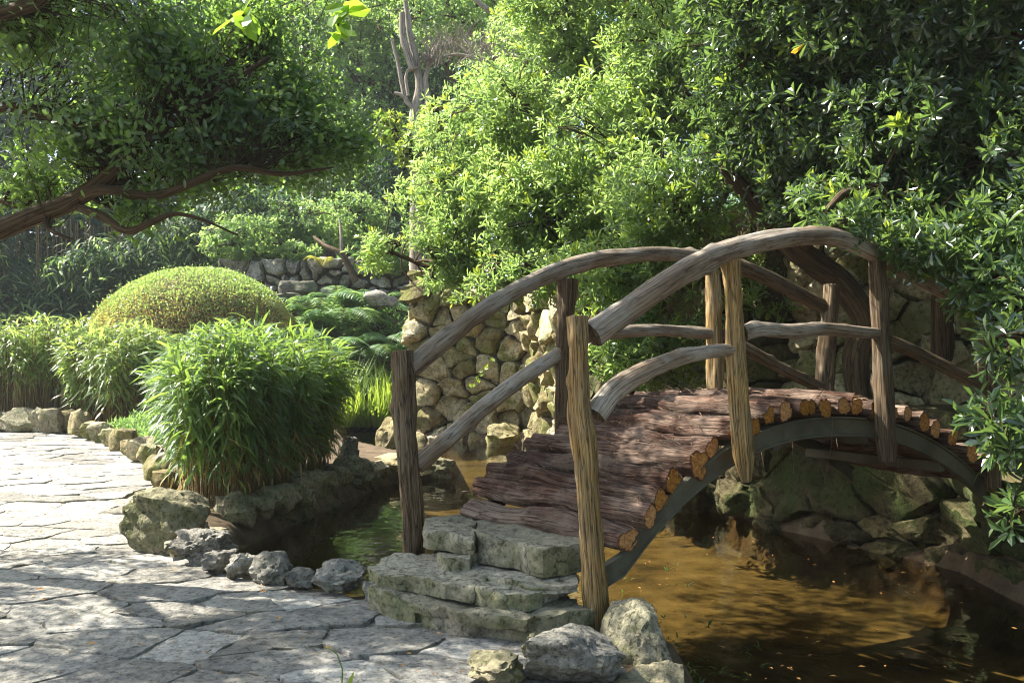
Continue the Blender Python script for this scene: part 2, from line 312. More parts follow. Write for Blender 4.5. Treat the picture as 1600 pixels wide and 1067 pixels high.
M['leaf_fern'] = leaf_mat('fern_leaflet', [(.05, .11, .042), (.085, .17, .06), (.14, .24, .07)], (.38, .60, .16), tmix=.4, rough=.5)
M['leaf_fernyellow'] = leaf_mat('yellowing_fern', [(.22, .26, .02), (.32, .34, .03), (.40, .38, .05)], (.6, .6, .08), tmix=.45, rough=.5)
M['leaf_iris'] = leaf_mat('iris_blade', [(.09, .17, .025), (.15, .25, .035), (.22, .30, .06)], (.50, .66, .09), tmix=.45, rough=.4)
M['leaf_twig'] = leaf_mat('backlit_hanging_leaf', [(.06, .14, .02), (.09, .18, .025), (.12, .22, .03)], (.42, .66, .05), tmix=.5, rough=.4)
M['leaf_yellow'] = leaf_mat('yellowed_leaf', [(.45, .30, .03), (.5, .33, .03), (.55, .28, .03)], (.7, .45, .05), tmix=.4)
# ------------------------------------------------------------------ shape makers
def catmull(pts, step):
    pts = np.asarray(pts, float)
    q = np.vstack([2*pts[0]-pts[1], pts, 2*pts[-1]-pts[-2]]); out = []
    for i in range(1, len(q)-2):
        p0, p1, p2, p3 = q[i-1], q[i], q[i+1], q[i+2]
        n = max(2, int(np.linalg.norm((p2-p1)[:3])/step)+1)
        for t in np.linspace(0, 1, n, endpoint=False):
            out.append(.5*((2*p1)+(-p0+p2)*t+(2*p0-5*p1+4*p2-p3)*t*t+(-p0+3*p1-3*p2+p3)*t**3))
    out.append(q[-2]); return np.array(out)
def frames(c):
    T = unit(np.gradient(c, axis=0)); a = np.array([0, 0, 1.]) if abs(T[0, 2]) < .9 else np.array([1., 0, 0])
    U = np.zeros_like(c); u = np.cross(T[0], a); u /= np.linalg.norm(u)
    for i in range(len(c)):
        u = u-T[i]*np.dot(u, T[i]); u /= np.linalg.norm(u); U[i] = u
    return T, U, np.cross(T, U)
def stem(pts, radii, n=14, step=.05, seed=0, lump=.08, groove=.05, grooves=7, lobes=0., knots=0, caps=True, flare=None):
    """gnarled wooden stem: returns verts, faces, gc attribute, material index (1 = sawn ends)"""
    rg = np.random.default_rng(seed)
    d = catmull(np.hstack([np.asarray(pts, float), np.asarray(radii, float)[:, None]]), step)
    c, r = d[:, :3], d[:, 3]; T, U, W = frames(c); m = len(c)
    s = np.concatenate([[0], np.cumsum(np.linalg.norm(np.diff(c, axis=0), axis=1))])
    th = np.linspace(0, 2*np.pi, n, endpoint=False)
    S, A = np.meshgrid(s, th, indexing='ij')
    cyl = np.stack([np.cos(A)*1.3, np.sin(A)*1.3, S*4], -1)
    k = 1+lump*fbm(cyl, seed, 3)
    ph = fbm(np.stack([S*2.2, A*0+seed, A*0], -1), seed+5, 2)
    k += groove*np.abs(np.sin(grooves*.5*(A+ph*.8)))-groove*.5
    if lobes:
        nl = rg.integers(2, 4); k += lobes*np.cos(nl*(A+rg.random()*6+ph*.5))+lobes*.6*np.cos((nl+1)*A+rg.random()*6+S*1.5)
    for q in range(knots):
        s0, a0 = rg.random()*s[-1], rg.random()*6.28
        da = np.angle(np.exp(1j*(A-a0))); k += (.16+.22*rg.random())*np.exp(-((S-s0)/.035)**2-(da/.45)**2)*rg.choice([1, 1, -.6])
    rr = r[:, None]*k
    V = c[:, None]+rr[..., None]*(np.cos(A)[..., None]*U[:, None]+np.sin(A)[..., None]*W[:, None])
    gc = np.stack([np.cos(A), np.sin(A), S], -1)
    V = V.reshape(-1, 3); gc = gc.reshape(-1, 3); fc = []; mi = []
    for i in range(m-1):
        for j in range(n):
            j2 = (j+1) % n; fc.append((i*n+j, i*n+j2, (i+1)*n+j2, (i+1)*n+j)); mi.append(0)
    if caps:
        for e, i0 in ((0, 0), (1, (m-1)*n)):
            b = len(V); ctr = c[0] if e == 0 else c[-1]; ring = V[i0:i0+n]
            tdir = -T[0] if e == 0 else T[-1]
            rim = ctr+(ring-ctr)*1.0; inner = ctr+(ring-ctr)*.55+tdir*rg.normal(0, .004, (n, 1))
            V = np.vstack([V, rim, inner, ctr[None]+tdir*.003])
            g = gc[i0:i0+n].copy(); gi = g.copy(); gi[:, :2] *= .55
            gc = np.vstack([gc, g, gi, [[0, 0, g[0, 2]]]])
            for j in range(n):
                j2 = (j+1) % n; q = (b+j, b+j2, b+n+j2, b+n+j); t = (b+n+j, b+n+j2, b+2*n)
                if e == 0: q = q[::-1]; t = t[::-1]
                fc.append(q); mi.append(1); fc.append(t); mi.append(1)
    return V, fc, gc, mi
def stem_obj(name, pts, radii, mats, parent, **kw):
    V, fc, gc, mi = stem(pts, radii, **kw)
    return mk(name, V, fc, mats, parent, attrs={'gc': gc}, midx=mi, sharp=55)
def tubes(lines, n=5):
    """many thin branches -> one set of arrays; lines = [(pts Kx3, radii K)]"""
    Vs, Fs, Gs = [], [], []; b = 0
    th = np.linspace(0, 2*np.pi, n, endpoint=False)
    for pts, rad in lines:
        c = np.asarray(pts, float); T, U, W = frames(c); m = len(c)
        s = np.concatenate([[0], np.cumsum(np.linalg.norm(np.diff(c, axis=0), axis=1))])
        V = c[:, None]+np.asarray(rad)[:, None, None]*(np.cos(th)[None, :, None]*U[:, None]+np.sin(th)[None, :, None]*W[:, None])
        Vs.append(V.reshape(-1, 3)); Gs.append(np.stack(np.broadcast_arrays(np.cos(th)[None], np.sin(th)[None], s[:, None]), -1).reshape(-1, 3))
        i, j = np.meshgrid(np.arange(m-1), np.arange(n), indexing='ij'); j2 = (j+1) % n
        Fs.append(np.stack([i*n+j, i*n+j2, (i+1)*n+j2, (i+1)*n+j], -1).reshape(-1, 4)+b); b += m*n
    return np.vstack(Vs), np.vstack(Fs), np.vstack(Gs)
def tubes_obj(name, lines, mat, parent, n=5):
    V, Fc, Gc = tubes(lines, n); return mk(name, V, Fc, mat, parent, attrs={'gc': Gc})
ICO = {}
def ico(sub):
    if sub not in ICO:
        bm = bmesh.new(); bmesh.ops.create_icosphere(bm, subdivisions=sub, radius=1); bm.verts.ensure_lookup_table()
        ICO[sub] = (np.array([v.co[:] for v in bm.verts]), [tuple(v.index for v in f.verts) for f in bm.faces]); bm.free()
    return ICO[sub]
def rock_geo(c, size, seed, rotz=0., sub=4, cuts=7, rough=.16, box=.55, tilt=0.):
    V, Fc = ico(sub); rg = np.random.default_rng(seed); V = V.copy()
    # towards a box, then chop with random planes, then fracture noise
    b = V/np.abs(V).max(1, keepdims=True); V = V*(1-box)+b*box*.82
    for k in range(cuts):
        n = unit(rg.normal(size=3)); d = .55+.3*rg.random(); h = V@n-d; V = V-np.outer(np.clip(h, 0, None)*.92, n)
    n1 = fbm(V*1.6+seed*3.1, seed, 5, .58); n2 = np.abs(fbm(V*3.3+seed, seed+9, 4, .6))
    nv = unit(V); pit = np.clip(fbm(V*5.5+seed*1.3, seed+21, 3, .6)-.25, 0, 1)
    V = V+nv*(rough*n1-rough*.6*n2-rough*.8*pit)[:, None]
    lay = np.sin(V[:, 2]*9+fbm(V*1.2, seed+3, 2)*2.5); V[:, :2] *= (1+.035*lay)[:, None]
    V = V*np.asarray(size); ct, st = math.cos(tilt), math.sin(tilt)
    V = V@np.array([[ct, 0, -st], [0, 1, 0], [st, 0, ct]])
    ca, sa = math.cos(rotz), math.sin(rotz); V = V@np.array([[ca, sa, 0], [-sa, ca, 0], [0, 0, 1]])
    return V+np.asarray(c), Fc
def rock(label, c, size, seed, mat='rock', parent=None, name='rock', group=None, **kw):
    V, Fc = rock_geo(c, size, seed, **kw); o = mk(name, V, Fc, M[mat], parent, sharp=38)
    if parent is None: tag(o, label, 'rock', group)
    return o
def voronoi(pts, poly_box, near=26):
    pts = np.asarray(pts); cells = []
    for i, p in enumerate(pts):
        x0, y0, x1, y1 = poly_box; cell = [np.array(q, float) for q in ((x0, y0), (x1, y0), (x1, y1), (x0, y1))]
        d = np.linalg.norm(pts-p, axis=1)
        for j in np.argsort(d)[1:near]:
            mid = (p+pts[j])/2; n = pts[j]-p; new = []
            for a, b in zip(cell, cell[1:]+cell[:1]):
                da, db = np.dot(a-mid, n), np.dot(b-mid, n)
                if da <= 0: new.append(a)
                if da*db < 0: new.append(a+(b-a)*da/(da-db))
            cell = new
            if len(cell) < 3: break
        cells.append(np.array(cell) if len(cell) >= 3 else None)
    return cells
def outline(poly, n, gap, seed, jag=.02, rnd=.25):
    """resample a polygon to n points, corners rounded, shrunk by gap, edges jagged"""
    poly = np.asarray(poly); c = poly.mean(0)
    d = np.linalg.norm(poly-np.roll(poly, -1, 0), axis=1); per = d.sum(); cum = np.concatenate([[0], np.cumsum(d)])
    t = np.linspace(0, per, n, endpoint=False); q = np.zeros((n, 2)); pp = np.vstack([poly, poly[:1]])
    for i, x in enumerate(t):
        k = min(np.searchsorted(cum, x, 'right')-1, len(d)-1); f = (x-cum[k])/max(d[k], 1e-9); q[i] = pp[k]*(1-f)+pp[k+1]*f
    for _ in range(2): q = q*(1-rnd)+(np.roll(q, 1, 0)+np.roll(q, -1, 0))*.5*rnd
    rad = np.linalg.norm(q-c, axis=1, keepdims=True); dirs = (q-c)/np.maximum(rad, 1e-6)
    off = gap+jag*fbm(np.hstack([q*7, np.full((n, 1), seed*1.7)]), seed, 3)[:, None]
    return c+dirs*np.maximum(rad-off, rad*.35), c
def stone_geo(poly, rings, to3, n=22, gap=.012, seed=0, jag=.02, rough=.01, rnd=.25, rscale=6.):
    """stone with a polygon outline; rings = [(scale, height)], to3 maps (2-D array, height array) to world"""
    q, c = outline(poly, n, gap, seed, jag, rnd); L2, H = [], []
    for k, (s, h) in enumerate(rings):
        L2.append(c+(q-c)*s); H.append(np.full(n, h))
    L2.append(c[None]); H.append(np.array([rings[-1][1]]))
    L2, H = np.vstack(L2), np.concatenate(H)
    nz = fbm(np.hstack([L2*rscale, H[:, None]*rscale+seed*2.3]), seed, 4, .55); H = H+nz*rough*(H > rings[0][1]+1e-6)
    sh = .6*rough*fbm(np.hstack([L2*rscale*.9+7.7, H[:, None]*rscale*2]), seed+31, 3); L2 = c+(L2-c)*(1+sh[:, None]/max(.05, np.abs(q-c).mean()))
    fc = []
    for k in range(len(rings)-1):
        for j in range(n):
            j2 = (j+1) % n; fc.append((k*n+j, k*n+j2, (k+1)*n+j2, (k+1)*n+j))
    b = (len(rings)-1)*n; e = len(rings)*n
    for j in range(n): fc.append((b+j, b+(j+1) % n, e))
    return to3(L2, H), fc
def in_poly(pts, poly):
    x, y = pts[:, 0], pts[:, 1]; ins = np.zeros(len(pts), bool); poly = np.asarray(poly)
    for (x1, y1), (x2, y2) in zip(poly, np.roll(poly, -1, 0)):
        c = ((y1 > y) != (y2 > y)) & (x < (x2-x1)*(y-y1)/(y2-y1+1e-12)+x1); ins ^= c
    return ins
def sdist(pts, poly):
    d = np.full(len(pts), 1e9); poly = np.asarray(poly)
    for a, b in zip(poly, np.roll(poly, -1, 0)):
        ab = b-a; t = np.clip(((pts-a)@ab)/(ab@ab), 0, 1); d = np.minimum(d, np.linalg.norm(pts-a-t[:, None]*ab, axis=1))
    return np.where(in_poly(pts, poly), -d, d)

# leaf templates: (verts as (along, across, up), triangles)
LEAF = {
 'obovate': (np.array([(0, 0, 0), (.38, .30, .05), (.74, .50, .03), (1, 0, -.10), (.74, -.50, .03), (.38, -.30, .05), (.52, 0, -.03)]),
             np.array([(0, 6, 1), (1, 6, 2), (2, 6, 3), (3, 6, 4), (4, 6, 5), (5, 6, 0)])),
 'oval': (np.array([(0, 0, 0), (.5, .5, .06), (1, 0, -.06), (.5, -.5, .06)]), np.array([(0, 2, 1), (0, 3, 2)])),
 'round': (np.array([(0, 0, 0), (.3, .45, .05), (.75, .42, .03), (1, 0, -.06), (.75, -.42, .03), (.3, -.45, .05)]),
           np.array([(0, 3, 1), (1, 3, 2), (0, 5, 3), (5, 4, 3)])),
 'spoon': (np.array([(0, 0, 0), (.42, .30, .06), (.78, .50, .03), (1, 0, -.09), (.78, -.50, .03), (.42, -.30, .06)]),
           np.array([(0, 3, 1), (1, 3, 2), (0, 5, 3), (5, 4, 3)])),
 'blade': (np.array([(0, 0, 0), (.28, .5, .05), (.28, -.5, .05), (.65, .40, -.02), (.65, -.40, -.02), (1, 0, -.22)]),
           np.array([(0, 2, 1), (1, 2, 4), (1, 4, 3), (3, 4, 5)])),
 'strap': (np.array([(0, .5, 0), (0, -.5, 0), (.4, .5, .12), (.4, -.5, .12), (.75, .38, .10), (.75, -.38, .10), (1, 0, -.06)]),
           np.array([(0, 1, 3), (0, 3, 2), (2, 3, 5), (2, 5, 4), (4, 5, 6)])),
}
def leaves(name, pos, dirs, nrm, L, W, mat, parent, kind='oval', rnd=None, seed=0, arch=1.):
    pos = np.asarray(pos); n = len(pos); rg = np.random.default_rng(seed)
    x = unit(dirs); y = unit(np.cross(nrm, x)); z = np.cross(x, y)
    tv, tf = LEAF[kind]; L = np.broadcast_to(L, n)[:, None]; W = np.broadcast_to(W, n)[:, None]
    k = len(tv); V = np.zeros((n, k, 3))
    for i, (a, b, c) in enumerate(tv): V[:, i] = pos+x*(a*L)+y*(b*W)+z*(c*L*arch)
    Fc = (tf[None]+(np.arange(n)*k)[:, None, None]).reshape(-1, 3)
    if rnd is None: rnd = rg.random(n)
    o = mk(name, V.reshape(-1, 3), Fc, mat, parent, smooth=False, attrs={'rnd': np.repeat(rnd, k)})
    if parent is not None: o['kind'] = 'stuff'
    return o
def rosettes(tips, axes, k, L, W, rg, tilt=(35, 85), lj=.25, drop=0.):
    """k leaves spiralling round every twig tip"""
    n = len(tips); a = unit(axes); h = np.where(np.abs(a[:, 2:3]) < .9, np.array([[0, 0, 1.]]), np.array([[1., 0, 0]]))
    u = unit(np.cross(a, h)); w = np.cross(a, u); ph0 = rg.random(n)*6.28; out = []
    for i in range(k):
        ph = ph0+i*2.39996+rg.normal(0, .2, n); ti = R(tilt[0])+(R(tilt[1])-R(tilt[0]))*(i+.5)/k+rg.normal(0, .15, n)
        pr = np.cos(ph)[:, None]*u+np.sin(ph)[:, None]*w
        d = a*np.cos(ti)[:, None]+pr*np.sin(ti)[:, None]; d[:, 2] -= drop; nn = a*np.sin(ti)[:, None]-pr*np.cos(ti)[:, None]
        out.append((tips-a*(L*.35*i/k)+d*.004, d, nn+rg.normal(0, .18, (n, 3)), L*(1+rg.normal(0, lj, n)).clip(.5, 1.5), W*(1+rg.normal(0, lj, n)).clip(.5, 1.5)))
    return [np.concatenate([o[i] for o in out]) for i in range(5)]
def lobe(px, py, Y, rx, ry, rd):
    """ellipsoid given by where it shows (photo px) and its distance; rx, ry in px, rd in metres"""
    return (P(px, py, Y), np.array([rx/F*Y, rd, ry/F*Y]))
def tips_in(lobes, n, seed, shell=.22, up=.45, gap=None, gs=1.1, keep=None, rmin=.15, irr=.22):
    rg = np.random.default_rng(seed); cs = np.array([l[0] for l in lobes]); rs = np.array([l[1] for l in lobes])
    w = (rs[:, 0]*rs[:, 2]+rs[:, 0]*rs[:, 1]+rs[:, 1]*rs[:, 2]); w = w/w.sum(); Pp, Ax = [], []; got = 0
    while got < n:
        m = int(n*1.6)+50; i = rg.choice(len(lobes), m, p=w); d = unit(rg.normal(size=(m, 3)))
        r = np.clip(1-np.abs(rg.normal(0, shell, m)), rmin, 1)*(1+irr*fbm(d*2.6+i[:, None]*5.3, seed, 4))
        p = cs[i]+d*rs[i]*r[:, None]; ok = np.ones(m, bool)
        for j in range(len(lobes)):
            q = np.linalg.norm((p-cs[j])/rs[j], axis=1); ok &= ~((j != i) & (q < .62) & (rg.random(m) < .85))
        if gap is not None: ok &= fbm(p*gs, seed+77, 3) < gap
        if keep is not None: ok &= keep(p)
        a = unit(d/rs[i]*rs[i].mean(1, keepdims=True))+np.array([0, 0, up])+rg.normal(0, .35, (m, 3))
        Pp.append(p[ok]); Ax.append(a[ok]); got += ok.sum()
    return np.vstack(Pp)[:n], unit(np.vstack(Ax)[:n])
def bend(a, b, rg, wob=.12, k=5):
    a, b = np.asarray(a, float), np.asarray(b, float); t = np.linspace(0, 1, k)[:, None]; L = np.linalg.norm(b-a)
    p = a+(b-a)*t; o = rg.normal(0, wob*L, (k, 3)); o[0] = o[-1] = 0
    sag = np.array([0, 0, 1.])*L*.08*np.sin(np.pi*t); return p+o*.6+sag
def branches_to(tips, hubs, rg, r0=.012, r1=.003, most=400, wob=.07, mix=.25):
    lines = []; idx = rg.permutation(len(tips))[:most]; hubs = np.asarray(hubs)
    for i in idx:
        h = hubs[np.argmin(np.linalg.norm(hubs-tips[i], axis=1)+rg.random(len(hubs))*mix)]
        p = bend(h, tips[i], rg, wob, 5); lines.append((p, np.linspace(r0, r1, 5)))
    return lines
# ------------------------------------------------------------------ ground, path, pond
WZ = -0.20                                 # water level
POND = np.array([(.62, 2.4), (.66, 3.9), (.80, 4.75), (.55, 5.05), (.1, 5.45), (-.45, 5.75), (-.72, 5.62), (-.95, 5.68), (-1.25, 5.78),
    (-1.55, 6.0), (-1.9, 6.35), (-2.2, 6.85), (-2.28, 7.6), (-1.95, 9.5), (-1.5, 11.5), (-.8, 12.1), (-.75, 12.5), (-1.5, 12.9), (-2.6, 15.), (-3.2, 17.5),
    (-3.4, 19.4), (-2.0, 19.8), (-1.75, 17.), (-.6, 16.7), (.35, 16.3), (.9, 13.5), (1.95, 9.9), (2.5, 8.45), (3.0, 7.6), (3.3, 6.9), (3.28, 6.1),
    (3.3, 4.6), (3.6, 2.4)])
PATH = np.array([(.55, 2.4), (.5, 4.25), (.2, 4.6), (-.25, 4.9), (-.8, 5.3), (-1.0, 5.55), (-1.28, 5.62), (-1.6, 5.85), (-1.98, 6.2), (-2.2, 6.6),
    (-2.75, 7.0), (-2.9, 7.7), (-3.4, 9.3), (-3.85, 10.6), (-4.4, 11.8), (-5.3, 13.7), (-6.3, 15.2), (-7.4, 16.2), (-15, 16.6), (-15, 2.4)])
PLANTER = np.array([(-2.2, 6.95), (-2.7, 7.3), (-2.85, 7.8), (-3.3, 9.4), (-3.8, 10.7), (-4.3, 11.9), (-5.2, 13.8), (-6.2, 15.3), (-7.3, 16.4), (-15, 16.8), (-15, 21), (-3.7, 20.5),
    (-3.3, 17.4), (-2.75, 15), (-1.6, 13.1), (-1.0, 12.3), (-1.65, 11.5), (-2.1, 9.5), (-2.4, 7.6)])
def hill(x, y):
    y0 = np.interp(x, [-60, -8, -5.6, -4.6, -1.5, .3, 1.2, 2.6, 3.6, 5, 60], [25, 23, 21.6, 19.5, 19.3, 18., 15., 11., 8.8, 8.4, 8.4])
    return np.interp(y-y0, [-100, 0, .35, .8, 1.8, 2.8, 5, 40, 120], [0, 0, .65, 1.15, 1.95, 2.5, 3.2, 8, 8])
def ground_z(x, y):
    p = np.stack([x, y], -1); z = np.full(len(p), -.045)
    pl = sdist(p, PLANTER); z = z+.11*sstep(.12, -.15, pl)
    sd = sdist(p, POND); z = np.where(sd < .25, z*sstep(-.02, .12, sd)+(-.52)*(1-sstep(-.30, .06, sd)), z)
    far = np.hypot(x, y); z = z+.03*fbm(np.stack([x*.7, y*.7, x*0], -1), 4, 3)*(sd < -.3)
    z = z+hill(x, y)+.12*fbm(np.stack([x*.5, y*.5, x*0+9], -1), 5, 3)*sstep(0, 1, hill(x, y))
    right = sstep(3.25, 3.6, x)*sstep(9.5, 6.2, y)*sstep(-1, 2, y); z = np.where((sd > 0) & (right > 0), np.maximum(z, -.05+.45*right), z)
    return z
def grid(xs, ys):
    X, Y = np.meshgrid(xs, ys, indexing='ij'); n = len(ys)
    i, j = np.meshgrid(np.arange(len(xs)-1), np.arange(n-1), indexing='ij')
    return X.ravel(), Y.ravel(), np.stack([i*n+j, (i+1)*n+j, (i+1)*n+j+1, i*n+j+1], -1).reshape(-1, 4)
xs = np.concatenate([np.linspace(-50, -8, 26), np.arange(-7.8, 5, .11), np.linspace(5.2, 50, 26)])
ys = np.concatenate([np.linspace(-20, 2, 14), np.arange(2.2, 24, .13), np.linspace(24.4, 75, 30)])
X, Y, Fq = grid(xs, ys); Z = ground_z(X, Y)
bedv = sstep(-.05, -.5, sdist(np.stack([X, Y], -1), POND))
gr = mk('ground', np.stack([X, Y, Z], -1), Fq, M['ground'], attrs={'bed': bedv}, origin=(0, 0, 0)); tag(gr, kind='structure')
# water: one flat sheet that runs a little under the banks
wxs, wys, wf = grid(np.linspace(-4.2, 3.75, 9), np.linspace(1.5, 20.2, 19))
wat = mk('pond_water', np.stack([wxs, wys, wxs*0+WZ], -1), wf, M['water'], smooth=False, origin=(0, 0, WZ)); tag(wat, kind='structure')
# path: mortar bed + crazy paving
pth = mk('path', np.hstack([PATH, np.full((len(PATH), 1), -.010)]), [tuple(range(len(PATH)))], M['mortar'], smooth=False, origin=(0, 0, 0)); tag(pth, kind='structure')
rg = np.random.default_rng(11); sites = []
AN = np.array([1.0, 1.35])                 # stones lie a little longer across than along
tries = 0
while tries < 11000:
    tries += 1
    p = np.array([rg.uniform(-11, 1.2), rg.uniform(2.6, 17)])
    if p[0] < -.72*p[1]-1.6: continue
    dm = .44*(.55+1.15*rg.random()**1.5); q = p*AN
    if all(np.sum((q-s[0])**2) > (dm*.5+s[1]*.5)**2 for s in sites): sites.append((q, dm))
S2 = np.array([s[0] for s in sites]); cells = voronoi(S2, (-12, 3, 2, 23.5))
n_st = 0; RAWIN = PATH.copy()
def lie(x, y): return .014*fbm(np.stack([x*.9, y*.9, x*0], -1), 71, 2)
for i, cell in enumerate(cells):
    if cell is None: continue
    cell = cell/AN; c = cell.mean(0)
    if not in_poly(c[None], PATH)[0] or c[1] > 16.4: continue
    if sdist(c[None], PATH)[0] > -.06: continue
    px = 800+c[0]/c[1]*F
    if px < -330 or px > 1150: continue
    tx, ty = rg.normal(0, .012, 2); hh = rg.normal(0, .0035)
    def to3(L2, H, c=c, tx=tx, ty=ty, hh=hh):
        x, y = L2[:, 0], L2[:, 1]; return np.stack([x, y, H+hh+(x-c[0])*tx+(y-c[1])*ty+lie(x, y)*(H > -.02)], -1)
    near = c[1] < 8
    V, Fc = stone_geo(cell, [(1.0, -.05), (1.0, -.008), (.985, .001), (.9, .003), (.6, .003), (.3, .003)], to3, n=44 if near else 24,
                      gap=.002+.008*rg.random(), seed=100+i, jag=.03, rough=.006, rnd=.12)
    mk('paving_stone', V, Fc, M['paving'], pth, sharp=40); n_st += 1
print('paving stones', n_st)
# fallen leaves on the path
lp, ld, ln, lr = [], [], [], []
for k in range(70):
    y = rg.uniform(4.2, 15); x = rg.uniform(-.5*y, -.05*y-.3)
    if sdist(np.array([[x, y]]), PATH)[0] > -.1: continue
    lp.append((x, y, .022+float(lie(np.array([x]), np.array([y]))[0]))); a = rg.random()*6.28; ld.append((math.cos(a), math.sin(a), .1)); ln.append((rg.normal(0, .3), rg.normal(0, .3), 1)); lr.append(rg.random())
ls = [rg.uniform(.03, .06) for _ in lp]
for k in range(420):
    y = rg.uniform(3.9, 11)**1.0; x = rg.uniform(-.56*y, .02*y-.2)
    if sdist(np.array([[x, y]]), PATH)[0] > -.05: continue
    lp.append((x, y, .012+float(lie(np.array([x]), np.array([y]))[0]))); a = rg.random()*6.28; ld.append((math.cos(a), math.sin(a), .05)); ln.append((rg.normal(0, .3), rg.normal(0, .3), 1)); lr.append(rg.random()); ls.append(rg.uniform(.008, .026))
ls = np.array(ls); lf = leaves('leaf_litter', lp, ld, ln, ls, ls*.45, M['litter'], None, 'round', rnd=np.array(lr)); tag(lf, 'few orange and brown fallen leaves scattered over the stone path', 'leaf litter', kind='stuff')

# ------------------------------------------------------------------ rocks along path and pond
def px_rock(label, px, base, w, h, seed, mat='rock', depth=.8, zb=None, sub=4, group=None, **kw):
    zb = 0. if zb is None else zb; p = G(px, base, zb); Yc = p[1]+w/F*p[1]*.5*depth; m = Yc/F
    sx, sz = w*m*.54, h*m*.62
    return rock(label, ((px-800)*m, Yc, zb+sz*.72), (sx, sx*depth, sz), seed, mat, sub=sub, group=group, **kw)
px_rock('large smooth mossy boulder at the corner where the path meets the pond', 264, 868, 136, 92, 5, depth=.75, tilt=.14, rough=.10, sub=5, box=.22, cuts=4)
px_rock('low dark rock tucked behind the big corner boulder', 235, 812, 70, 34, 6, depth=.7)
px_rock('ragged grey rock between the big boulder and the row of pond stones', 312, 886, 96, 48, 7, 'greyrock', sub=5, rough=.22)
row = [(345, 897, 54, 34), (380, 908, 48, 40), (424, 918, 66, 50), (469, 923, 50, 30), (535, 929, 84, 44)]
ordn = ['first', 'second', 'third', 'fourth', 'last']
for k, (a, b, w, h) in enumerate(row):
    px_rock('pitted grey rock, %s from the boulder in the row edging path and pond' % ordn[k], a, b, w, h, 20+k, 'greyrock', group='row of rocks between path and pond', rough=.2)
px_rock('small rock against the left end of the lower step', 583, 945, 36, 34, 29, 'greyrock')
px_rock('broad flat grey rock in front of the near bridge post', 893, 1085, 172, 84, 31, 'greyrock', depth=.9, sub=5, rough=.12, box=.7)
px_rock('mossy small rock at the foot of the steps beside the flat rock', 778, 1078, 96, 46, 32, 'rock', rough=.2)
px_rock('small knobbly rock leaning on the flat rock by the steps', 838, 1034, 44, 40, 33, 'rock', rough=.22)
rock('big rounded mossy boulder standing in the water beside the near post', (.60, 4.62, -.07), (.20, .27, .27), 38, 'rock', sub=5, rough=.08, box=.05, cuts=1)
rock('low mossy rock at the waterline in front of the round boulder', (.58, 4.16, -.14), (.20, .26, .20), 37, 'rock', sub=4, rough=.14, box=.4)
# bamboo bed: rubble edging towards the path, each stone its own thing
bed = [(262, 800, 34, 26), (258, 772, 40, 30), (246, 752, 46, 34), (236, 735, 40, 34), (222, 722, 44, 34), (207, 716, 34, 26), (192, 706, 40, 30), (176, 698, 34, 24), (158, 692, 40, 26), (143, 688, 30, 24), (126, 684, 34, 34), (108, 678, 36, 30)]
names = ['twelfth', 'eleventh', 'tenth', 'ninth', 'eighth', 'seventh', 'sixth', 'fifth', 'fourth', 'third', 'second', 'first']
for k, (a, b, w, h) in enumerate(bed):
    px_rock('pale sunlit edging stone, %s along the bed from the far end of the path' % names[k], a, b, w*1.15, h*1.2, 40+k, 'wallstone', sub=3, group='edging stones of the bamboo bed')
hed = [(6, 674, 60, 32), (38, 676, 66, 36), (60, 676, 34, 44), (86, 679, 44, 42)]
hn = ['leftmost', 'second', 'third', 'rightmost']
for k, (a, b, w, h) in enumerate(hed):
    px_rock('mossy olive rock below the far bamboo hedge, %s of the four' % hn[k], a, b, w*1.1, h, 60+k, 'rock', sub=3, group='rocks below the far bamboo hedge')
# pond-side edging of the bamboo bed: one low rubble wall of single stones
edge = thing('pond_edging', 'low mossy rubble edging along the bamboo bed above the pond', 'stone edging', (-2.2, 7.5, 0))
ep = np.array([(-2.16, 6.75), (-2.30, 7.6), (-1.97, 9.5), (-1.55, 11.4)]); rg = np.random.default_rng(5)
for rowi, (zc, hz) in enumerate([(-.24, .20), (.0, .15)]):
    t = .0
    while t < 3:
        i = int(t); f = t-i; a = ep[i]+(ep[i+1]-ep[i])*f; L = np.linalg.norm(ep[i+1]-ep[i]); w = rg.uniform(.26, .62)
        dx, dy = (ep[i+1]-ep[i])/L
        V, Fc = rock_geo((a[0]-.06*rowi+rg.normal(0, .03), a[1], zc+rg.normal(0, .02)), (w*.66, .20, hz*(.9+.5*rg.random())), int(rg.integers(1e6)), rotz=math.atan2(dy, dx), sub=3, rough=.2)
        mk('stone', V, Fc, M['rock' if rowi else 'moss_wall_shade'], edge, sharp=38); t += w*1.05/L
V, Fc = rock_geo((-1.45, 11.85, -.02), (.62, .36, .16), 71, sub=4, box=.75, rough=.1, rotz=.15)
tag(mk('rock', V, Fc, M['wallstone'], sharp=38), 'long flat sunlit slab of rock jutting into the pond', 'rock')
V, Fc = rock_geo((-.92, 12.0, -.10), (.24, .22, .18), 74, sub=4, rough=.15)
tag(mk('rock', V, Fc, M['rock'], sharp=38), 'dark wet rock in the pond at the tip of the flat slab', 'rock')
V, Fc = rock_geo((-1.95, 11.3, .14), (.17, .17, .27), 72, sub=4, rough=.2)
tag(mk('rock', V, Fc, M['greyrock'], sharp=38), 'upright stump-like rock at the end of the bamboo bed', 'rock')
V, Fc = rock_geo((-1.75, 10.7, .06), (.30, .2, .17), 73, sub=4, rough=.14)
tag(mk('rock', V, Fc, M['rock'], sharp=38), 'rounded rock on the pond edging in front of the upright rock', 'rock')
V, Fc = rock_geo((-1.95, 15.8, -.02), (.34, .3, .35), 75, sub=4, rough=.14)
tag(mk('rock', V, Fc, M['wallstone'], sharp=38), 'bright mossy rock rising from the water left of the rock wall', 'rock')
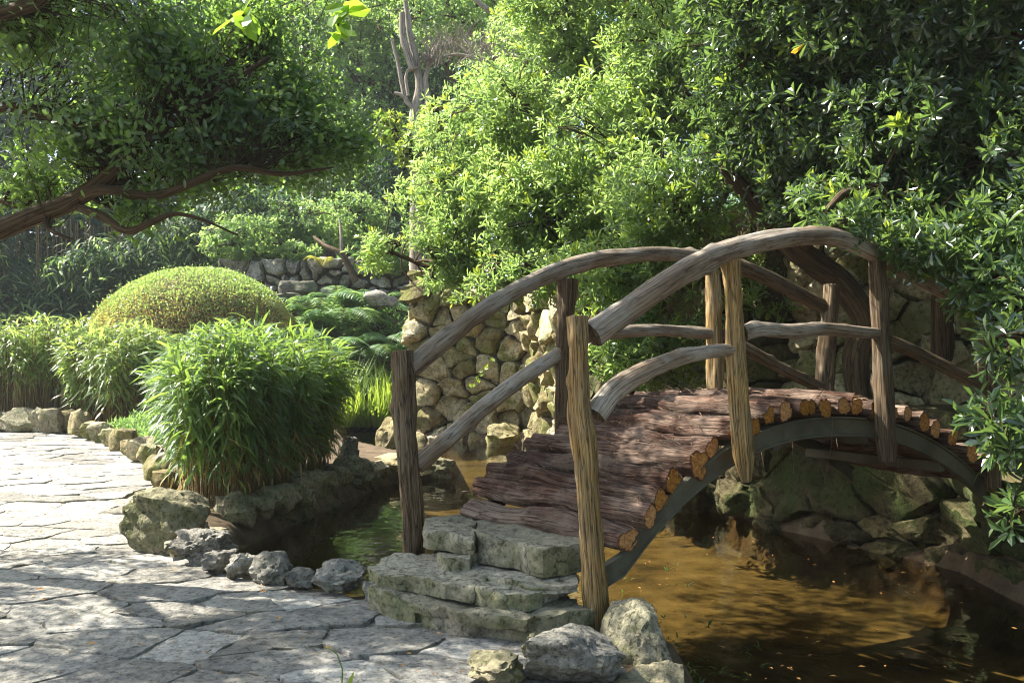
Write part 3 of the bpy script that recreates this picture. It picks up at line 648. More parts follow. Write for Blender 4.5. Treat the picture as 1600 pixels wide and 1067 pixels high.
V, Fc = rock_geo((-.15, 15.9, -.1), (.32, .25, .30), 76, sub=4, rough=.12)
tag(mk('rock', V, Fc, M['wallstone'], sharp=38), 'pale wedge-shaped rock at the waterline under the rock wall', 'rock')

# ------------------------------------------------------------------ stone steps
steps = thing('stone_steps', 'two mossy stone steps of thick slabs leading up to the footbridge', 'steps', (-.1, 5., 0))
def slab(name, pts, ztop, zbot, seed, mat='step', n=90, jag=.045, rough=.022, under=.97, rnd=.12):
    pts = np.array(pts)[:, :2]
    if np.sum(pts[:, 0]*np.roll(pts[:, 1], -1)-np.roll(pts[:, 0], -1)*pts[:, 1]) < 0: pts = pts[::-1]
    h = ztop-zbot; to3 = lambda L2, H: np.stack([L2[:, 0], L2[:, 1], H], -1)
    V, Fc = stone_geo(pts, [(under, zbot), (under+.015, zbot+h*.2), (.985, zbot+h*.45), (1.0, zbot+h*.7), (1.0, ztop-.012), (.985, ztop), (.9, ztop), (.7, ztop), (.4, ztop)], to3, n=n, gap=0., seed=seed, jag=jag, rough=rough, rnd=rnd)
    return mk(name, V, Fc, M[mat], steps, sharp=45)
z2, z1 = .385, .215
g2 = lambda a, b: G(a, b, z2); g1 = lambda a, b: G(a, b, z1)
slab('step_slab', [g2(662, 812), g2(668, 829), g2(738, 838), g2(746, 812), g2(720, 803)], z2, z2-.10, 1)
slab('step_slab', [g2(741, 812), g2(741, 836), g2(800, 845), g2(850, 856), g2(908, 852), g2(940, 838), g2(905, 815), g2(800, 805)], z2, z2-.15, 2)
slab('riser_stone', [g2(684, 838), g2(690, 843), g2(738, 846), g2(760, 820), g2(700, 815)], z2-.105, z1-.02, 3)
slab('riser_stone', [g2(738, 850), g2(830, 868), g2(905, 862), g2(900, 820), g2(745, 815)], z2-.155, z1-.03, 4, under=1.0)
slab('step_slab', [g1(576, 882), g1(590, 893), g1(680, 907), g1(740, 918), g1(815, 878), g1(700, 862), g1(612, 866)], z1, z1-.085, 5)
slab('step_slab', [g1(738, 916), g1(770, 925), g1(815, 925), g1(862, 915), g1(903, 898), g1(890, 884), g1(780, 872)], z1-.004, z1-.09, 6)
slab('riser_stone', [g1(588, 892), g1(590, 898), g1(650, 912), g1(700, 880), g1(620, 872)], z1-.088, -.05, 7, under=1.02)
slab('riser_stone', [g1(645, 908), g1(740, 930), g1(820, 934), g1(890, 910), g1(880, 885), g1(690, 878)], z1-.092, .06, 8, under=.97, jag=.05, rough=.03)
slab('riser_stone', [g1(640, 906), g1(735, 925), g1(815, 928), g1(885, 905), g1(880, 885), g1(690, 878)], .065, -.05, 9, under=1.03, jag=.05, rough=.02)
zb = .125; gb = lambda a, b: G(a, b, zb)
slab('corner_block', [gb(812, 956), gb(845, 962), gb(918, 948), gb(905, 935), gb(830, 940)], zb, -.04, 10, 'rock', rough=.02)

# ------------------------------------------------------------------ footbridge
bridge = thing('footbridge', 'small arched rustic footbridge of shaggy logs with rough branch railings', 'footbridge', (1.2, 5.9, -.2))
NA, NB = np.array([.381, 4.85]), np.array([3.08, 6.17]); FA, FB = np.array([-.641, 5.9]), np.array([2.383, 7.25])
def near_Y(u):
    k = (u-800)/F; t = (k*NA[1]-NA[0])/((NB-NA)[0]-(NB-NA)[1]*k); return NA[1]+(NB-NA)[1]*t
def far_Y(u):
    k = (u-800)/F; t = (k*FA[1]-FA[0])/((FB-FA)[0]-(FB-FA)[1]*k); return FA[1]+(FB-FA)[1]*t
def deck_z(t): return 1.115-np.where(t < .57, 3.76, 2.9)*np.abs(t-.57)**2.3
rg = np.random.default_rng(3)
# log deck: walk along the arch, one log after another
ts = []; t = .105; AX = np.linalg.norm(NB-NA); r = .07
while t < 1.04:
    dz = (deck_z(t+.01)-deck_z(t-.01))/.02; ds = math.hypot(AX, dz)
    r2 = rg.uniform(.042, .066) if t > .28 else rg.uniform(.056, .082)
    ts.append((t, r)); t += 1.14*(r+r2)/ds; r = r2
wdir = unit(np.append((FA-NA+FB-NB)/2, 0))
for i, (t, r) in enumerate(ts):
    a = np.append(NA+(NB-NA)*t, 0)+wdir*(.055+rg.normal(0, .035)); b = np.append(FA+(FB-FA)*t, 0)-wdir*(.04+rg.normal(0, .035))
    z = deck_z(t)-r+rg.normal(0, .008); a[2] = z+rg.normal(0, .006); b[2] = z+rg.normal(0, .01)
    mid = (a+b)/2; off = rg.normal(0, .012, 3); q1 = a*.7+b*.3+rg.normal(0, .010, 3); q2 = a*.3+b*.7+rg.normal(0, .012, 3)
    stem_obj('log', [a, q1, mid+off, q2, b], [r*rg.uniform(.9, 1.08), r*.98, r*rg.uniform(.92, 1.1), r, r*rg.uniform(.85, 1.05)], [M['log'], M['logend']], bridge,
             n=34, step=.026, seed=300+i, lump=.15, groove=.15, grooves=8, lobes=.08 if t > .35 else .16, knots=3)
# loose bark shreds and needles lying on the logs
sp, sd_, sn, sl, sw = [], [], [], [], []
for k in range(1000):
    t = rg.uniform(.1, .8) if rg.random() < .8 else rg.uniform(.1, .4); w = rg.uniform(.03, .97)
    p = np.append((NA+(NB-NA)*t)*(1-w)+(FA+(FB-FA)*t)*w, 0); rr = ts[np.argmin([abs(q[0]-t) for q in ts])]
    p[2] = deck_z(t)-.03*min(1, abs(rr[0]-t)/.02)+.006+.012*rg.random()
    d = unit(np.append(FB-NB, 0)*rg.choice([-1, 1])+rg.normal(0, .45, 3)*np.array([1, 1, .45]))
    sp.append(p); sd_.append(d); sn.append(unit(rg.normal(0, .5, 3)+np.array([0, 0, 1]))); sl.append(rg.uniform(.04, .16)); sw.append(rg.uniform(.002, .0055))
leaves('bark_shreds', sp, sd_, sn, np.array(sl), np.array(sw), M['shred'], bridge, 'strap', arch=1.2)
# steel arch girders and cross bars
def girder(la, lb, inset, name='girder'):
    T = np.linspace(.03, 1.03, 46); V, Fc = [], []; nrm = np.array([wdir[0], wdir[1], 0])
    for t in T:
        p = np.append(la+(lb-la)*t, 0)+wdir*inset; z = np.interp(t, [.03, .10, .13], [.21, .30, deck_z(.13)-.145]) if t < .13 else deck_z(t)-.145
        for dn, dzz in ((-.022, -.058), (-.022, -.048), (-.006, -.043), (-.006, .043), (-.022, .048), (-.022, .058), (.022, .058), (.022, .048), (.006, .043), (.006, -.043), (.022, -.048), (.022, -.058)):
            V.append(p+nrm*dn+np.array([0, 0, z-.03+dzz]))
    k = 12
    for i in range(len(T)-1):
        for j in range(k): Fc.append((i*k+j, i*k+(j+1) % k, (i+1)*k+(j+1) % k, (i+1)*k+j))
    Fc.append(tuple(range(k))); Fc.append(tuple(range((len(T)-1)*k, len(T)*k))[::-1])
    tag(mk(name, V, Fc, M['steel'], bridge, smooth=False), 'grey-green steel arch girder with rust spots under the log ends')
girder(NA, NB, .10); girder(FA, FB, -.12)
for t in (.22, .45, .68, .9):
    a = np.append(NA+(NB-NA)*t, deck_z(t)-.24)+wdir*.11; b = np.append(FA+(FB-FA)*t, deck_z(t)-.24)-wdir*.13; d = unit(b-a); s = np.cross(d, [0, 0, 1.])*.03; u = np.array([0, 0, .03])
    V = [a-s-u, a+s-u, a+s+u, a-s+u, b-s-u, b+s-u, b+s+u, b-s+u]
    mk('cross_bar', V, [(0, 1, 2, 3)[::-1], (4, 5, 6, 7), (0, 1, 5, 4), (1, 2, 6, 5), (2, 3, 7, 6), (3, 0, 4, 7)], M['steel'], bridge, smooth=False)
# dry roots and strings hanging under the deck
lines = []
for k in range(26):
    t = rg.uniform(.25, .95); p = np.append(NA+(NB-NA)*t, deck_z(t)-.12)+wdir*rg.uniform(.02, .5); L = rg.uniform(.06, .4)
    lines.append((np.array([p, p+[rg.normal(0, .01), rg.normal(0, .01), -L*.5], p+[rg.normal(0, .025), rg.normal(0, .02), -L]]), np.array([.0025, .002, .001])))
tubes_obj('hanging_fibres', lines, M['shred'], bridge, 3)['kind'] = 'stuff'
# posts: (px, py) down the middle of each post, distance, radii in px
def post(pts, Y, rad, mat, seed, knots=4, label=None, dY=0.):
    q = [P(a, b, Y+dY*i/(len(pts)-1)) for i, (a, b) in enumerate(pts)]
    o = stem_obj('post', q, [x/F*Y for x in rad], [M[mat], M['post']], bridge, n=32, step=.02, seed=seed, lump=.20, groove=.20, grooves=4, knots=knots)
    if label: o['label'] = label
post([(902, 494), (905, 560), (907, 640), (914, 700), (920, 780), (926, 860), (932, 940), (936, 990)], 4.83, [14, 15, 16, 19, 18, 17.5, 18, 17], 'post', 1, 8, 'near end post, knotted and split along its length')
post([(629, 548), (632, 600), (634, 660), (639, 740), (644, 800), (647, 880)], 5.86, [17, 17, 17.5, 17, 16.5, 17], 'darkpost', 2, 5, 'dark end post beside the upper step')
post([(1141, 405), (1146, 480), (1150, 560), (1156, 650), (1162, 715), (1166, 752)], near_Y(1148), [13.5, 14, 14.5, 15.5, 15, 8], 'post', 3, 4, 'pale bare post with a splintered foot')
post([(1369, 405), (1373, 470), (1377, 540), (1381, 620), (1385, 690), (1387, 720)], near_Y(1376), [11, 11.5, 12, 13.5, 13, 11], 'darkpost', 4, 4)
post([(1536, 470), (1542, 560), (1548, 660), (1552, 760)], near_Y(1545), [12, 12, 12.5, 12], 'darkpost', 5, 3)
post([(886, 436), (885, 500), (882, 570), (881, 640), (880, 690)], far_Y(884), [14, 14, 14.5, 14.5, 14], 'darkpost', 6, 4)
post([(1113, 405), (1115, 480), (1117, 560), (1119, 640)], far_Y(1115), [11, 11.5, 12, 12], 'post', 7, 3)
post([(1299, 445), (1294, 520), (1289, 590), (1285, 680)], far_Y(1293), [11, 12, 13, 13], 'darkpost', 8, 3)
def rail(name, pts, yf, rad, seed, dy=0., mat='rail', knots=5):
    q = [P(a, b, yf(a)+dy) for a, b in pts]; Ym = yf(pts[len(pts)//2][0])
    rad = np.interp(np.linspace(0, 1, len(pts)), np.linspace(0, 1, len(rad)), rad)
    stem_obj(name, q, [x*.93/F*Ym for x in rad], [M[mat], M['darkpost']], bridge, n=28, step=.022, seed=seed, lump=.13, groove=.05, grooves=6, knots=knots+4)
rail('top_rail', [(924, 522), (960, 498), (1000, 470), (1050, 436), (1100, 408), (1150, 389), (1200, 376), (1250, 370), (1295, 369), (1325, 377)], near_Y, [21, 20, 19, 18, 17, 13], 21, knots=7)
rail('top_rail', [(1306, 372), (1350, 390), (1400, 414), (1450, 442), (1500, 468), (1545, 492)], near_Y, [13.5, 13.5, 13, 12], 22, .02, 'rail')
rail('lower_rail', [(930, 648), (958, 612), (1000, 585), (1050, 563), (1100, 551), (1148, 546)], near_Y, [19, 18, 16, 13, 11], 23)
rail('lower_rail', [(1160, 521), (1190, 515), (1230, 518), (1280, 514), (1330, 518), (1376, 522)], near_Y, [14, 12, 12, 11, 10], 24)
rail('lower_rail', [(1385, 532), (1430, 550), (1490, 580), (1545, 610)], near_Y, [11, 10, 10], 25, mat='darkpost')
rail('top_rail', [(640, 577), (700, 526), (760, 481), (820, 446), (880, 420), (940, 405), (1000, 398), (1060, 398), (1116, 405)], far_Y, [16, 15, 14, 13.5, 13, 12.5], 26)
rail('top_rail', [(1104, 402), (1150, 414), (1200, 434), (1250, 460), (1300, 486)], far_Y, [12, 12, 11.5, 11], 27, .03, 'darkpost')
rail('lower_rail', [(650, 727), (700, 686), (760, 633), (820, 588), (880, 548)], far_Y, [14, 14, 13, 12], 28)
rail('lower_rail', [(886, 532), (940, 521), (1000, 516), (1060, 518), (1118, 522)], far_Y, [11, 11, 10.5, 10], 29)
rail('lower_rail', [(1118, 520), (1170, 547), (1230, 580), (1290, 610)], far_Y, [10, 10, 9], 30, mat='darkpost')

# ------------------------------------------------------------------ rock walls
def wall(name, label, cat, line, z0, z1, size, seed, mat='wallstone', bulge=.12, rough=.05, top=None, thick=.3, gap=.004, holes=None, an=1.25, mat2=None):
    """rubble wall following a plan polyline; the face looks to the right of the walking direction; z1 may be a function of s"""
    line = np.asarray(line, float); seg = np.linalg.norm(np.diff(line, axis=0), axis=1); cum = np.concatenate([[0], np.cumsum(seg)])
    root = thing(name, label, cat, (*line[0], z0)); rg = np.random.default_rng(seed); zt = z1 if callable(z1) else (lambda s: z1+0*s)
    pos = lambda s: np.stack([np.interp(s, cum, line[:, 0]), np.interp(s, cum, line[:, 1])], -1)
    def nor(s):
        e = .15; d = pos(np.minimum(s+e, cum[-1]))-pos(np.maximum(s-e, 0)); d = unit(d); return np.stack([d[:, 1], -d[:, 0]], -1)
    zmax = max(zt(np.array([x]))[0] for x in np.linspace(0, cum[-1], 40)); pts = []
    for _ in range(6000):
        q = np.array([rg.uniform(0, cum[-1]), rg.uniform(z0, zmax)]); dm = size*(.42+1.25*rg.random()**2)
        if q[1] > zt(np.array([q[0]]))[0]: continue
        if all(((q[0]-a[0])/an)**2+(q[1]-a[1])**2 > ((dm+b)*.5)**2 for a, b in pts): pts.append((q, dm))
    S = np.array([p[0] for p in pts]); cl = voronoi(S*np.array([1/an, 1]), (0, z0-.1, cum[-1]/an, zmax+size*.4))
    for i, cell in enumerate(cl):
        if cell is None: continue
        cell = cell/np.array([1/an, 1]); c = cell.mean(0)
        if holes and any(abs(c[0]-h[0]) < h[2] and abs(c[1]-h[1]) < h[3] for h in holes): continue
        bl = bulge*(.5+1.0*rg.random()); rec = rg.normal(0, bulge*.45); tl, tu = rg.normal(0, .18, 2)
        def to3(L2, H, c=c, rec=rec, tl=tl, tu=tu):
            s = np.clip(L2[:, 0], 0, cum[-1]); p = pos(s); n = nor(s); d = H+rec*(H > -.02)+(L2[:, 0]-c[0])*tl*(H > .01)+(L2[:, 1]-c[1])*tu*(H > .01)
            return np.stack([p[:, 0]+n[:, 0]*d, p[:, 1]+n[:, 1]*d, L2[:, 1]], -1)
        V, Fc = stone_geo(cell, [(1.0, -.15), (1.0, -.01), (.975, bl*.5), (.86, bl*.9), (.5, bl), (.25, bl)], to3, n=22, gap=gap*(1+rg.random()), seed=seed*50+i, jag=size*.07, rough=rough, rnd=.12, rscale=2.2/size)
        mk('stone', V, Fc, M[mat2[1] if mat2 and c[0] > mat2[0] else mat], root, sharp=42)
    # rubble-and-mortar core set behind the stone faces
    ss = np.linspace(0, cum[-1], 40); V = []; Fc = []
    p, n = pos(ss), nor(ss)
    for i, s in enumerate(ss):
        h = zt(np.array([s]))[0]-.05
        for d, z in ((-.09, z0), (-.09, h), (-thick, h), (-thick, z0)): V.append((p[i, 0]+n[i, 0]*d, p[i, 1]+n[i, 1]*d, z))
    for i in range(len(ss)-1):
        for j in range(3): Fc.append((i*4+j, i*4+j+1, i*4+j+5, i*4+j+4))
    Fc += [(0, 3, 2, 1), tuple(len(V)-4+k for k in range(4))]
    mk('core', V, Fc, M['walljoint'], root, smooth=False)
    return root
gw = wall('rock_wall', 'high honey-coloured rubble rock wall rising from the pond behind the bridge', 'rock wall', [(-1.62, 19.), (-1.72, 17.), (-.5, 16.75), (.35, 16.4), (.95, 13.5), (1.98, 9.95), (2.45, 8.75)],
          -.4, lambda s: 2.35+.25*np.sin(s*1.7)-.9*sstep(2., .8, s)+.3*sstep(2.6, 1.9, s)*sstep(1.2, 1.9, s), .46, 8, thick=.5, bulge=.14, rough=.06, mat2=(7.6, 'moss_wall_shade'))  # stones towards the bridge switch to the stone darkened for shade
V, Fc = rock_geo((-1.45, 16.95, 2.35), (.22, .2, .42), 81, sub=4, rough=.22, box=.3); tag(mk('stone_pinnacle', V, Fc, M['wallstone'], gw, sharp=40), 'pointed pale pinnacle stone on the wall top')
for k, (x, z, s) in enumerate([(-1.05, 2.3, .34), (-.55, 2.38, .42), (.0, 2.35, .36)]):
    V, Fc = rock_geo((x, 16.75, z), (s, .3, .2), 83+k, sub=3, rough=.16); mk('cap_stone', V, Fc, M['wallstone'], gw, sharp=40)
wall('grotto_wall', 'shaded ochre stone grotto wall with lit left edge behind the far bridge end', 'rock wall', [(2.62, 9.5), (2.64, 8.75), (2.9, 8.55), (3.7, 8.3), (5.2, 7.9), (7.2, 7.2)], .1, lambda s: 3.4+0*s, .36, 9, 'grottostone', thick=.35, bulge=.09,
     holes=[(2.75, 2.25, .26, .22)])
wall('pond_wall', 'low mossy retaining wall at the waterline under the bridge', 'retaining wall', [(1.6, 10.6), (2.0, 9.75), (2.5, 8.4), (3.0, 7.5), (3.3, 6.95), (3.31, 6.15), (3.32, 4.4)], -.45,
     lambda s: .13+.05*np.sin(s*2.1)+.28*sstep(4.3, 4.8, s), .24, 10, 'moss_wall_shade', thick=.4, bulge=.05, gap=.006, rough=.05, an=2.8)
# bank stones under the bridge at the waterline
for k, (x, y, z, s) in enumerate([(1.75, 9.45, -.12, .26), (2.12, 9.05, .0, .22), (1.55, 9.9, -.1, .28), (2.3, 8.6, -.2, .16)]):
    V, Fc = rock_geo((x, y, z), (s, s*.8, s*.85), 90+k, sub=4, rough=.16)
    tag(mk('rock', V, Fc, M['moss_wall_shade'], sharp=38), 'mossy rock on the far bank seen under the bridge, %s' % ['at the waterline', 'highest of the group', 'nearest the rock wall', 'small and wet'][k], 'rock', 'bank rocks under the bridge')

V, Fc = stone_geo(np.array([(2.25, 8.0), (2.9, 7.45), (3.5, 7.15), (5., 7.0), (5., 9.), (2.5, 9.3)]), [(1., .72), (1.01, .78), (1., .86), (.97, .91), (.6, .92), (.3, .92)], lambda L2, H: np.stack([L2[:, 0], L2[:, 1], H], -1), n=60, gap=0., seed=4, jag=.08, rough=.03)  # hidden slab added over the hollow to block sky light
tag(mk('shade_shelf', V, Fc, M['moss_wall_shade'], sharp=40), 'added hidden rock slab that darkens the hollow under the far end of the bridge', 'shade slab')
# ------------------------------------------------------------------ woody plants
def shrub(name, label, cat, base, lobes, n_tips, leaf, seed, k=8, L=.085, W=.03, mat='leaf_pitt', kind='obovate', stems=4, r0=.06, bark='bark', shell=.25, gap=None, gs=1.1,
          n_twig=500, up=.45, tilt=(35, 85), keep=None, limbs=None, tipr=(.012, .003), rnd_bias=0., yellow=0, fresh=0., irr=.22):
    rg = np.random.default_rng(seed); base = np.asarray(base, float); root = thing(name, label, cat, base)
    hubs = []
    if limbs is None:
        limbs = []
        for i, (c, r) in enumerate(lobes):
            b = base+np.append(rg.normal(0, .12, 2), 0); limbs.append((bend(b, c+rg.normal(0, .15, 3)*r, rg, .10, 6), np.linspace(r0, r0*.35, 6)))
    for i, (pts, rad) in enumerate(limbs):
        stem_obj('trunk' if i == 0 else 'limb', pts, rad, [M[bark], M[bark]], root, n=10, step=.12, seed=seed+i, lump=.12, groove=.06, knots=2)
    for (c, r) in lobes:
        hubs.append(c)
        for q in range(6): hubs.append(c+unit(rg.normal(size=3))*r*.5)
    hubs = np.array(hubs); tips, ax = tips_in(lobes, n_tips, seed, shell, up, gap, gs, keep, irr=irr)
    lines = []
    for i, (c, r) in enumerate(lobes):
        for q in range(6): lines.append((bend(c, hubs[i*7+1+q], rg, .12, 5), np.linspace(r0*.35, r0*.2, 5)))
    lines += branches_to(tips, hubs, rg, *tipr, most=n_twig)
    tubes_obj('twigs', lines, M[bark], root, 4)['kind'] = 'stuff'
    p, d, n, Ls, Ws = rosettes(tips, ax, k, L, W, rg, tilt)
    cl = fbm(p*1.4, seed+5, 3)*.42; rnd = np.clip(rg.random(len(p))*.7+cl+.1+rnd_bias, 0, .94)
    leaves('crown', p, d, n, Ls, Ws, M[mat], root, kind, rnd=rnd, seed=seed)
    if fresh:
        # pale new shoots standing out of the outermost tips
        m = int(len(tips)*fresh); i = rg.choice(len(tips), m, replace=False)
        q = rosettes(tips[i]+ax[i]*L*.35, ax[i]+np.array([0, 0, .4]), 6, L*1.05, W, rg, (12, 50)); leaves('new_shoots', q[0], q[1], q[2], q[3], q[4], M['leaf_lime'], root, kind)
        q = rosettes(tips+rg.normal(0, L*.8, tips.shape), rg.normal(size=tips.shape), 2, L*.6, W*.7, rg); leaves('inner_leaves', q[0], q[1], q[2], q[3], q[4], M[mat], root, 'oval')
    if yellow:
        idx = rg.choice(len(p), yellow, replace=False)
        leaves('yellow_leaves', p[idx]+d[idx]*.01, d[idx]+rg.normal(0, .3, (yellow, 3)), n[idx], Ls[idx]*1.1, Ws[idx]*1.1, M['leaf_yellow'], root, kind)
    return root
def wall_gaps(p, rg=np.random.default_rng(98)):
    # thin spots in the crowns through which the sun reaches the grotto wall
    k = (p[:, 1]-8.6)/TOSUN.y; x, z = p[:, 0]-TOSUN.x*k, p[:, 2]-TOSUN.z*k
    return ~((k > 0) & (np.abs(x-2.95) < .55) & (z > .9) & (z < 2.6) & (rg.random(len(p)) < .6))
# the sunlit evergreen behind the bridge
shrub('evergreen_shrub', 'huge sunlit glossy-leaved shrub spilling over the rock wall behind the bridge', 'shrub', (1.5, 12.2, 2.0),
      [lobe(700, 320, 11.6, 90, 75, .9), lobe(790, 210, 12.0, 120, 110, 1.1), lobe(910, 90, 12.2, 140, 120, 1.2), lobe(860, 330, 10.8, 130, 95, 1.0), lobe(960, 240, 10.5, 120, 120, 1.1),
       lobe(680, 410, 11.2, 90, 48, .7), lobe(800, 420, 10.6, 100, 55, .8), lobe(960, 420, 8.9, 115, 78, .7), lobe(1040, 330, 8.8, 110, 110, .8), lobe(1060, 120, 9.8, 130, 120, 1.1),
       lobe(1000, 545, 8.7, 95, 65, .5), lobe(1180, 150, 9.4, 110, 120, .9), lobe(1180, 470, 8.9, 60, 70, .4), lobe(1000, -20, 11.5, 220, 70, 1.2), lobe(940, -230, 9., 190, 150, 1.3), lobe(1150, -260, 8.6, 180, 140, 1.3), lobe(610, 395, 11.5, 52, 32, .5)],
      16500, None, 41, k=7, L=.088, W=.029, shell=.34, gap=.28, gs=1.5, irr=.42, n_twig=2400, yellow=10, r0=.07, rnd_bias=.05, fresh=.10, keep=wall_gaps, kind='spoon')
# the darker tree that leans over the right-hand end
limbs = [(np.array([P(1345, 640, 8.2), P(1338, 560, 8.2), P(1352, 500, 8.15), P(1310, 440, 8.1), P(1250, 395, 8.0), P(1190, 330, 7.9), P(1130, 260, 7.8)]), np.array([.10, .11, .115, .11, .105, .08, .05])),
         (np.array([P(1470, 560, 8.), P(1480, 420, 7.6), P(1540, 300, 7.2), P(1580, 150, 6.8)]), np.array([.09, .08, .065, .04])),
         (np.array([P(1250, 395, 8.0), P(1290, 300, 7.6), P(1300, 200, 7.2), P(1350, 80, 6.9)]), np.array([.07, .06, .05, .03])),
         (np.array([P(1215, 360, 7.9), P(1180, 300, 7.9), P(1220, 210, 7.6), P(1190, 90, 7.2)]), np.array([.05, .045, .04, .025])),
         (np.array([P(1480, 420, 7.6), P(1400, 330, 6.9), P(1330, 300, 6.3), P(1290, 330, 5.9)]), np.array([.05, .04, .03, .02]))]
shrub('evergreen_tree', 'dark leaning evergreen tree hanging over the far end of the bridge', 'tree', (3.0, 8.25, .3),
      [lobe(1200, 60, 7.4, 150, 110, .8), lobe(1350, 30, 6.8, 160, 110, .8), lobe(1520, 40, 6.4, 150, 130, .8), lobe(1290, 190, 7.3, 150, 95, .7), lobe(1440, 190, 6.6, 150, 100, .7), lobe(1570, 230, 6.2, 110, 120, .7),
       lobe(1180, 240, 7.9, 110, 80, .6), lobe(1390, 310, 6.5, 130, 50, .5), lobe(1510, 350, 6.1, 110, 75, .55), lobe(1260, 310, 7.6, 110, 48, .5), lobe(1590, 400, 5.7, 70, 80, .5), lobe(1440, 385, 5.7, 75, 38, .3), lobe(1545, 440, 5.5, 50, 55, .3), lobe(1320, 350, 5.7, 45, 22, .2), lobe(1400, -110, 6.8, 330, 100, 1.2), (np.array([3.4, 5.0, 4.6]), np.array([1.2, 1.2, .7])), (np.array([4.2, 6.6, 4.6]), np.array([1.2, 1.3, .8]))],
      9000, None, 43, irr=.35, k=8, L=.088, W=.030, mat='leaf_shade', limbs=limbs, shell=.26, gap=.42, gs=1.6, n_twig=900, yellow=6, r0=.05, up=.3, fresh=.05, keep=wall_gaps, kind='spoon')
# sprays reaching over the bridge rail
rg = np.random.default_rng(8)
shrub('evergreen_shrub', 'dark glossy shrub reaching in from the right edge above the water', 'shrub', (3.75, 5.6, .2),
      [lobe(1580, 540, 4.9, 60, 40, .25), lobe(1545, 650, 4.8, 42, 30, .2), lobe(1600, 700, 4.7, 50, 50, .25), lobe(1650, 640, 4.9, 80, 140, .4), lobe(1595, 480, 5.3, 60, 45, .3), lobe(1592, 800, 4.6, 34, 40, .2)],
      230, None, 44, k=8, L=.098, W=.030, mat='leaf_shade', shell=.3, n_twig=200, r0=.025, tipr=(.007, .003), up=.35)
# bamboo sprig low at right edge
# ------------------------------------------------------------------ left tree: limb reaching in, crown overhead
yl = 6.0
oak_limbs = [
 (np.array([(-5.2, 6.6, -.05), (-5.0, 6.5, .9), (-4.3, 6.25, 1.6), P(-60, 385, yl), P(0, 360, yl), P(60, 335, yl), P(110, 316, yl), P(160, 282, yl), P(195, 250, yl), P(250, 205, yl+.1), P(330, 150, yl+.2), P(420, 90, yl+.3)]),
  np.array([.19, .16, .13, .085, .075, .07, .068, .06, .045, .035, .028, .015])),
 (np.array([P(120, 312, yl), P(160, 297, yl-.05), P(240, 306, yl-.1), P(300, 286, yl-.15), P(365, 262, yl-.1), P(440, 272, yl), P(520, 262, yl+.1)]), np.array([.045, .04, .036, .032, .026, .018, .008])),
 (np.array([P(118, 322, yl), P(160, 338, yl-.1), P(198, 361, yl-.15), P(240, 346, yl-.2), P(275, 334, yl-.2), P(320, 345, yl-.2), P(372, 368, yl-.15)]), np.array([.034, .03, .028, .022, .016, .011, .006])),
 (np.array([P(70, 338, yl), P(74, 355, yl-.05), P(90, 366, yl-.1), P(114, 374, yl-.1)]), np.array([.022, .018, .013, .006])),
 (np.array([P(165, 283, yl), P(240, 280, yl+.2), P(300, 245, yl+.3), P(380, 235, yl+.4), P(470, 215, yl+.4)]), np.array([.03, .026, .022, .016, .007])),
 (np.array([P(140, 300, yl), P(160, 320, yl+.15), P(185, 318, yl+.2), P(172, 300, yl+.3)]), np.array([.025, .022, .018, .01])),
 (np.array([P(-80, 300, 6.4), P(-20, 310, 6.4), P(30, 322, 6.3), P(55, 312, 6.3)]), np.array([.03, .025, .02, .01])),
 (np.array([(-5.0, 6.5, .9), (-4.4, 6.2, 2.4), P(-40, 180, 5.8), P(40, 172, 5.8), P(120, 195, 5.9), P(220, 180, 6.0)]), np.array([.13, .09, .05, .035, .026, .012])),
 (np.array([(-4.4, 6.2, 2.4), (-3.9, 5.9, 3.2), P(20, 18, 5.7), P(90, -20, 5.6), (-1.6, 5.5, 4.3), (-.6, 5.4, 4.6)]), np.array([.09, .07, .055, .045, .035, .015])),
 (np.array([(-4.4, 6.2, 2.4), (-4.8, 5.6, 3.8), (-4.4, 4.9, 4.6), (-3.4, 4.2, 4.9)]), np.array([.09, .07, .05, .02])),
]
vis = [lobe(60, 60, 6.2, 170, 120, .8), lobe(250, 90, 6.3, 150, 115, .8), lobe(380, 190, 6.4, 120, 75, .6), lobe(140, 215, 6.1, 170, 75, .7), lobe(470, 240, 6.6, 110, 58, .5), lobe(300, 260, 6.2, 130, 58, .5), lobe(60, 290, 6.3, 90, 40, .4), lobe(400, 60, 6.8, 110, 90, .6), lobe(450, 150, 6.8, 95, 80, .5), lobe(540, 225, 6.9, 70, 36, .3), lobe(215, 335, 6., 70, 22, .25)]
over = [(np.array([-5.1, 6.2, 5.0]), np.array([1.2, 1.0, .45])), (np.array([-3.2, 6.3, 4.6]), np.array([1.3, 1.0, .6])), (np.array([-1.7, 6.1, 4.6]), np.array([1.1, .9, .5])), (np.array([-5.2, 5.4, 4.4]), np.array([1.2, 1.0, .7])),
        (np.array([-3.6, 4.8, 4.9]), np.array([1.2, .9, .5])), (np.array([-5.6, 7.4, 3.6]), np.array([1.0, .8, .7])), (np.array([-.6, 5.6, 4.8]), np.array([.9, .8, .4])), (np.array([-2.2, 5.0, 4.9]), np.array([1.0, .8, .4])), (np.array([-1.9, 5.9, 4.9]), np.array([1.3, .8, .4])), (np.array([-.2, 5.2, 4.5]), np.array([.9, .7, .35])), (np.array([-2.9, 7.35, 4.5]), np.array([.75, .55, .3])), (np.array([-6.4, 6.2, 3.6]), np.array([1.0, .9, .7]))]
oak = thing('leaning_tree', 'dark small-leaved tree at the path reaching a crooked limb in from the left', 'tree', (-5.2, 6.6, -.05))
for i, (pts, rad) in enumerate(oak_limbs):
    stem_obj('trunk' if i == 0 else 'limb', pts, np.asarray(rad)*.82, [M['bark'], M['bark']], oak, n=14, step=.06, seed=700+i, lump=.12, groove=.07, knots=4)
rg = np.random.default_rng(21)
